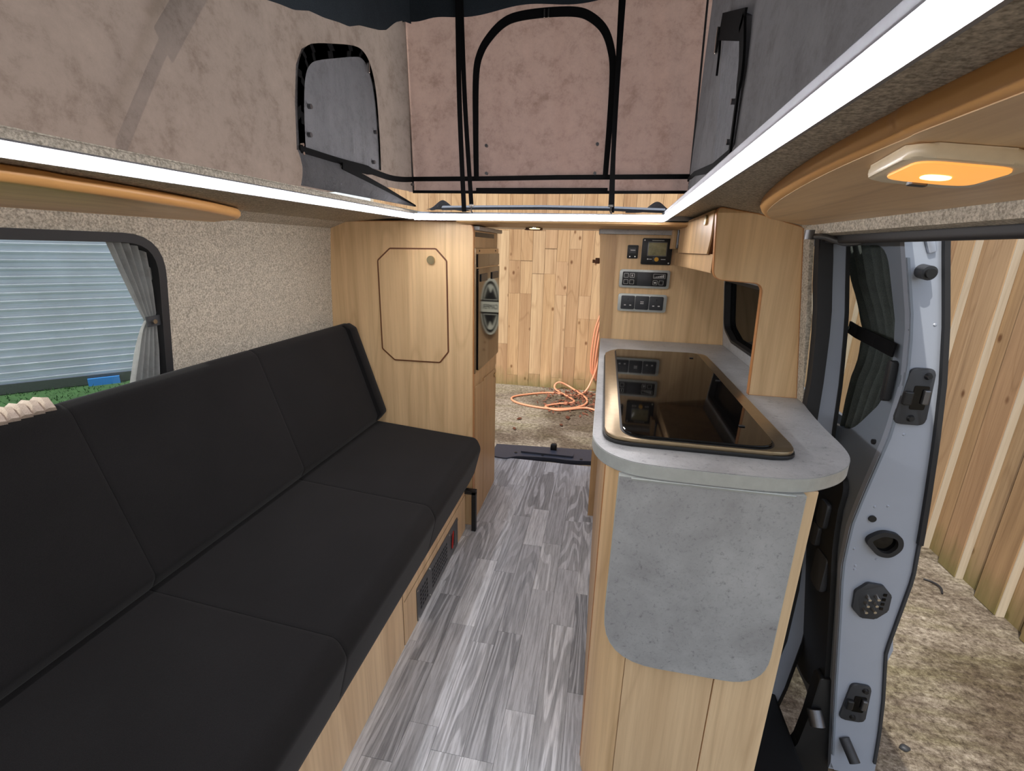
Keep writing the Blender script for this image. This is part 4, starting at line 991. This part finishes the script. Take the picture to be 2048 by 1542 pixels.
bm = BM(); box(bm, 0.258, 1.965, 1.262, 0.268, 1.985, 1.33, 0.002); box(bm, 0.262, 1.945, 1.275, 0.270, 1.968, 1.32, 0.001); obj('stay_hinge', bm, M['steel'], lk)
# dark curtain outside / behind the kitchen window
cd = thing('curtain', 'dark slate curtain hanging behind the small kitchen window', 'curtain', (0.55, 1.7, 0.88))
bm = BM(); sheet(bm, lambda u, v: (0.556 - 0.125 * (v * 0.4 - 0.03) + 0.010 * math.sin(u * PI * 22), 1.40 + u * 0.70, 0.85 + v * 0.36), 88, 6, 0.0015); obj('cloth', bm, M['curtain_dark'], cd, True)

# ------------------------------------------------------------------ door pillar of the body
PT = [(1.315, 0.476, 0.508, 0.540), (1.29, 0.478, 0.512, 0.544), (1.19, 0.492, 0.528, 0.562), (1.10, 0.509, 0.544, 0.579), (0.95, 0.524, 0.556, 0.597), (0.80, 0.527, 0.563, 0.608), (0.6, 0.545, 0.585, 0.632), (0.35, 0.57, 0.61, 0.655), (0.15, 0.57, 0.61, 0.655), (-0.05, 0.545, 0.58, 0.638), (-0.2, 0.50, 0.54, 0.61)]
def zstrip(bm, tab, i, j, y0, y1, z0, z1, n=24, d0=0.0, d1=0.0):
    zs = [z1 + (z0 - z1) * k / n for k in range(n + 1)]
    L = [(lerp_tab(tab, z)[i] + d0, z) for z in zs]; R = [(lerp_tab(tab, z)[j] + d1, z) for z in zs]
    return prism(bm, L + R[::-1], 'y', y0, y1)
bm = BM(); prism(bm, [(0.454, 1.322), (0.478, 1.312), (0.494, 1.19), (0.511, 1.097), (0.526, 0.917), (0.548, 0.8805), (0.529, 0.8805), (0.468, 1.312)], 'y', 1.288, 1.327)
struct('wall_pillar', bm, M['carpet'])
bm = BM(); zstrip(bm, PT, 1, 2, 1.272, 1.31, -0.2, 1.315, 24, -0.002, 0.0); struct('trim_8', bm, M['paint'], True)
bm = BM(); zstrip(bm, PT, 0, 1, 1.260, 1.287, -0.15, 1.305, 24, 0.003, 0.0)
bmesh.ops.bevel(bm, geom=[e for e in bm.edges if abs(e.verts[0].co.y - e.verts[1].co.y) < 1e-5 and e.verts[0].co.y < 1.265], offset=0.006, segments=2, affect='EDGES', clamp_overlap=True)
dsl = struct('trim_9', bm, M['black_soft'], True)
bm = BM(); zstrip(bm, PT, 2, 2, 1.268, 1.285, -0.15, 1.30, 24, -0.002, 0.006); struct('trim_10', bm, M['black'], True)
bm = BM(); box(bm, 0.397, 0.6, -0.12, 0.62, 1.30, -0.06, 0.01); struct('trim_11', bm, M['black'])

# ================================================================== SLIDING DOOR
DT = [(1.325, 0.560, 0.640), (1.285, 0.572, 0.647), (1.12, 0.620, 0.688), (1.00, 0.638, 0.712), (0.87, 0.634, 0.731), (0.73, 0.615, 0.748), (0.646, 0.606, 0.757), (0.53, 0.610, 0.768), (0.42, 0.628, 0.764), (0.31, 0.645, 0.760), (0.16, 0.668, 0.787), (0.05, 0.686, 0.802), (-0.11, 0.712, 0.818)]
sd = thing('sliding_door', 'open blue grey sliding van door with window seen edge on', 'door', (0.7, 1.6, -0.12))
bm = BM(); zstrip(bm, DT, 0, 1, 1.10, 1.115, -0.115, 1.322, 40)
bmesh.ops.bevel(bm, geom=[e for e in bm.edges if abs(e.verts[0].co.y - e.verts[1].co.y) < 1e-5 and e.verts[0].co.y < 1.105], offset=0.010, segments=3, affect='EDGES', clamp_overlap=True)
obj('edge_panel', bm, M['paint'], sd, True, label='pale blue grey leading edge')
wh = rnd_poly([(1.165, 1.275), (1.150, 1.05), (1.160, 0.93), (1.24, 0.83), (1.50, 0.80), (1.95, 0.80), (1.95, 1.275)], [0.05, 0.03, 0.06, 0.08, 0.03, 0.05, 0.05], 6)
def skin(bm, dx, which):
    for k in range(1, 28):
        z = -0.11 + k * 0.0513
        bmesh.ops.bisect_plane(bm, geom=list(bm.verts) + list(bm.edges) + list(bm.faces), plane_co=(0, 0, z), plane_no=(0, 0, 1))
    for v in bm.verts: v.co.x += lerp_tab(DT, v.co.z)[which] + dx
    return bm
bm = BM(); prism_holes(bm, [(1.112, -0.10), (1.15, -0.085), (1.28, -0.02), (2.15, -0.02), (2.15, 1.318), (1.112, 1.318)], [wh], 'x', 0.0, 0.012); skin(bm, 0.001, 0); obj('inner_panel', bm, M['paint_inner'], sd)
bm = BM(); prism_holes(bm, [(1.112, -0.11), (2.15, -0.11), (2.15, 1.318), (1.112, 1.318)], [offset_poly(wh, -0.01)], 'x', -0.012, 0.0); skin(bm, -0.001, 1); obj('outer_panel', bm, M['paint'], sd)
bm = BM(); prism(bm, offset_poly(wh, -0.02), 'x', -0.022, -0.018); skin(bm, 0, 1); obj('window_pane', bm, M['glass'], sd)
bm = BM(); zstrip(bm, DT, 1, 1, 1.090, 1.104, 0.62, 1.32, 24, -0.011, -0.001); obj('weather_seal', bm, M['black_soft'], sd)
bm = BM(); zstrip(bm, DT, 1, 1, 1.094, 1.102, -0.05, 0.66, 24, -0.009, -0.003); obj('weather_seal', bm, M['charcoal'], sd)
bm = BM(); zstrip(bm, DT, 0, 0, 1.096, 1.104, -0.05, 1.25, 24, 0.001, 0.006); obj('inner_flange', bm, M['paint_inner'], sd)
# lower trim panel
lt = rnd_poly([(1.128, 0.14), (1.24, 0.03), (2.1, 0.03), (2.1, 0.74), (1.24, 0.765), (1.150, 0.72), (1.120, 0.50)], [0.03, 0.1, 0.02, 0.02, 0.08, 0.05, 0.1], 5)
bm = BM(); prism(bm, lt, 'x', -0.012, 0.0); skin(bm, 0, 0)
for v in bm.verts: pass
lt_o = obj('trim_panel', bm, M['black'], sd, label='black lower trim panel')
for (y, z, s) in ((1.19, 0.62, 0.035), (1.21, 0.55, 0.03), (1.17, 0.47, 0.05)):
    bm = BM(); x = lerp_tab(DT, z)[0] - 0.012; prism(bm, rrect(y - s * .6, z - s, y + s * .6, z + s, 0.012), 'x', x - 0.010, x + 0.004, 0.004); obj('trim_boss', bm, M['charcoal'], lt_o, True)
# top recess rib
bm = BM(); prism(bm, rnd_poly([(0.592, 1.315), (0.612, 1.315), (0.632, 1.262), (0.618, 1.258)], 0.004, 3), 'y', 1.093, 1.102, 0.003); obj('pressed_rib', bm, M['paint'], sd, True)
bm = BM(); cyl(bm, (0.617, 1.102, 1.225), (0.617, 1.075, 1.222), 0.014, 22); bf = obj('buffer', bm, M['charcoal'], sd, True)
bm = BM(); cyl(bm, (0.617, 1.076, 1.222), (0.617, 1.068, 1.2215), 0.009, 18); obj('buffer_tip', bm, M['black'], bf, True)
def lat(name, u0, v0, u1, v1, label):
    cx, cz = (u0 + u1) / 2, (v0 + v1) / 2
    bm = BM(); prism(bm, rnd_poly([(u0 + 0.008, v1), (u1 - 0.004, v1), (u1 + 0.004, v0), (u0, v0)], 0.014, 5), 'y', 1.094, 1.101, 0.002); p = obj(name, bm, M['charcoal'], sd, True, label=label)
    w = (u1 - u0); h = (v1 - v0)
    bm = BM(); prism(bm, rrect(cx - w * .12, cz - h * .22, cx + w * .36, cz + h * .2, 0.004), 'y', 1.0925, 1.0945); obj('slot', bm, M['gloss_black'], p)
    bm = BM(); box(bm, cx - w * .42, 1.084, cz - h * .14, cx - w * .15, 1.096, cz + h * .10, 0.003); obj('jaw', bm, M['black'], p)
    bm = BM(); box(bm, cx + w * .18, 1.086, cz - h * .12, cx + w * .40, 1.096, cz + h * .14, 0.003); obj('jaw', bm, M['steel'], p)
    for dx, dz in ((w * .22, h * .37), (w * .02, -h * .38)):
        bm = BM(); cyl(bm, (cx + dx, 1.095, cz + dz), (cx + dx, 1.088, cz + dz), w * .14, 16, w * .09); obj('bolt', bm, M['black'], p, True)
lat('upper_latch', 0.634, 0.905, 0.692, 1.030, 'black waist latch plate with jaws')
lat('lower_latch', 0.692, 0.080, 0.750, 0.200, 'black lower latch plate')
bm = BM(); o_ = rnd_poly([(0.636, 0.618), (0.672, 0.646), (0.712, 0.640), (0.722, 0.606), (0.700, 0.578), (0.672, 0.580)], 0.034, 7)
ring(bm, o_, offset_poly(o_, 0.011), 'y', 1.088, 1.102); cpo = obj('grip_cup', bm, M['black_soft'], sd, True, label='teardrop black rubber cup')
bm = BM(); prism(bm, offset_poly(o_, 0.010), 'y', 1.0985, 1.1005); obj('cup_floor', bm, M['gloss_black'], cpo)
bm = BM(); oc = rnd_poly([(0.650, 0.475), (0.672, 0.502), (0.706, 0.500), (0.728, 0.476), (0.730, 0.432), (0.708, 0.404), (0.676, 0.402), (0.654, 0.424)], 0.008, 3)
prism(bm, oc, 'y', 1.092, 1.101, 0.002); cn = obj('contact_plate', bm, M['charcoal'], sd, True, label='black octagonal plate of contact pins')
for i in range(2):
    for j in range(3):
        bm = BM(); cyl(bm, (0.678 + i * 0.018, 1.093, 0.430 + j * 0.018 + i * 0.004), (0.678 + i * 0.018, 1.080, 0.428 + j * 0.018 + i * 0.004), 0.0055, 12, 0.0035); obj('contact_pin', bm, M['chrome'], cn, True)
for j in range(4):
    bm = BM(); box(bm, 0.7095, 1.0905, 0.434 + j * 0.013, 0.7165, 1.0935, 0.441 + j * 0.013); obj('slot', bm, M['gloss_black'], cn)
bm = BM(); cyl(bm, (0.647, 1.102, 0.670), (0.647, 1.096, 0.670), 0.008, 16); obj('plug', bm, M['black'], sd, True)
bm = BM(); cyl(bm, (0.722, 1.102, 0.012), (0.738, 1.062, -0.022), 0.013, 16); obj('guide_pin', bm, M['charcoal'], sd, True)
for z, dx in ((0.585, 0.02), (0.54, 0.03), (0.53, 0.030), (1.12, 0.045), (0.88, 0.030), (0.7, 0.035), (0.705, 0.06), (0.565, 0.07)):
    x = lerp_tab(DT, z)[0] + dx; bm = BM(); cyl(bm, (x, 1.101, z), (x, 1.0985, z), 0.0045, 12, 0.002); obj('weld_dimple', bm, M['paint'], sd, True)
bm = BM(); x = 0.632; prism(bm, rnd_poly([(1.126, 1.035), (1.142, 1.035), (1.138, 0.945), (1.122, 0.945)], 0.006, 4), 'x', x - 0.012, x + 0.002, 0.002); obj('pull_handle', bm, M['black'], sd, True)
for y, z in ((1.165, 1.285), (1.135, 0.845)):
    bm = BM(); x = lerp_tab(DT, z)[0]; cyl(bm, (x + 0.002, y, z), (x - 0.004, y, z), 0.006, 12); obj('plug', bm, M['black'], sd, True)
# arms
bm = BM(); tube(bm, catmull([(0.440, 1.215, 1.290), (0.470, 1.21, 1.290), (0.492, 1.205, 1.283), (0.512, 1.20, 1.277), (0.535, 1.195, 1.279), (0.560, 1.19, 1.290), (0.585, 1.18, 1.30)], 5), 0.0065, 10); ua = obj('upper_arm', bm, M['steel'], sd, True, label='curved metal upper roller arm')
bm = BM(); cyl(bm, (0.442, 1.215, 1.284), (0.442, 1.215, 1.304), 0.010, 18); obj('roller', bm, M['steel'], ua, True)
bm = BM(); box(bm, 0.53, 1.21, 1.284, 0.60, 1.26, 1.312, 0.004); obj('arm_bracket', bm, M['black'], ua)
bm = BM(); prism(bm, rnd_poly([(0.640, 0.175), (0.672, 0.175), (0.70, 0.02), (0.722, -0.16), (0.590, -0.17), (0.628, -0.06), (0.636, 0.03)], 0.010, 4), 'y', 1.12, 1.155, 0.004); la = obj('lower_arm', bm, M['black'], sd, True, label='black lower roller arm bracket')
bm = BM(); cyl(bm, (0.645, 1.12, 0.07), (0.65, 1.095, 0.04), 0.018, 14); obj('roller', bm, M['steel'], la, True)
# door curtain
dc = thing('curtain', 'slate curtain gathered in the window of the open sliding door', 'curtain', (0.66, 1.25, 0.8))
def dcur(u, v):
    z = 0.815 + v * 0.475
    T = [(1.29, 1.40, 1.150), (1.19, 1.375, 1.145), (1.10, 1.345, 1.138), (1.07, 1.325, 1.136), (1.03, 1.335, 1.138), (0.95, 1.345, 1.145), (0.88, 1.340, 1.155), (0.81, 1.312, 1.18)]
    a, b = lerp_tab(T, z); x = lerp_tab(DT, z)[0] + 0.020
    return (x + 0.010 * math.sin(u * PI * 12) * (0.4 + min(1, abs(z - 1.07) * 9)), a + (b - a) * u, z)
bm = BM(); sheet(bm, dcur, 72, 24, 0.0015); obj('cloth', bm, M['curtain_dark'], dc, True)
bm = BM(); ribbon(bm, [(0.640, 1.375, 1.072), (0.625, 1.30, 1.070), (0.618, 1.20, 1.066), (0.622, 1.128, 1.058)], 0.030, (-1, 0, 0), 0.004); tbk = obj('tieback', bm, M['webbing'], dc, label='black tieback strap')
bm = BM(); cyl(bm, (0.634, 1.355, 1.072), (0.628, 1.355, 1.072), 0.005, 10); obj('stud', bm, M['chrome'], tbk)

# ================================================================== REAR SILL
rs = thing('rear_sill', 'dark blue grey plastic sill plate across the open rear doorway', 'sill', (-0.27, 2.68, 0))
sp = catmull([(-0.62, 2.615, 0), (-0.52, 2.60, 0), (-0.47, 2.635, 0), (-0.40, 2.65, 0), (-0.25, 2.665, 0), (-0.12, 2.66, 0), (0.06, 2.69, 0)], 5)
bm = BM(); prism(bm, [(p.x, p.y) for p in sp] + [(0.06, 2.86), (-0.62, 2.80)], 'z', -0.02, 0.008, 0.004); obj('plate', bm, M['sill'], rs)
bm = BM(); prism(bm, rrect(-0.44, 2.70, -0.11, 2.76, 0.01), 'z', 0.008, 0.018, 0.004); obj('raised_pad', bm, M['sill'], rs)
bm = BM(); box(bm, -0.262, 2.77, 0.0, -0.222, 2.81, 0.052, 0.012, 3); obj('lock_striker', bm, M['black'], rs, True, label='black lock striker post')
for x in (-0.47, -0.30, -0.06):
    bm = BM(); cyl(bm, (x, 2.69, 0.008), (x, 2.69, 0.011), 0.009, 14); obj('screw_cap', bm, M['black'], rs)
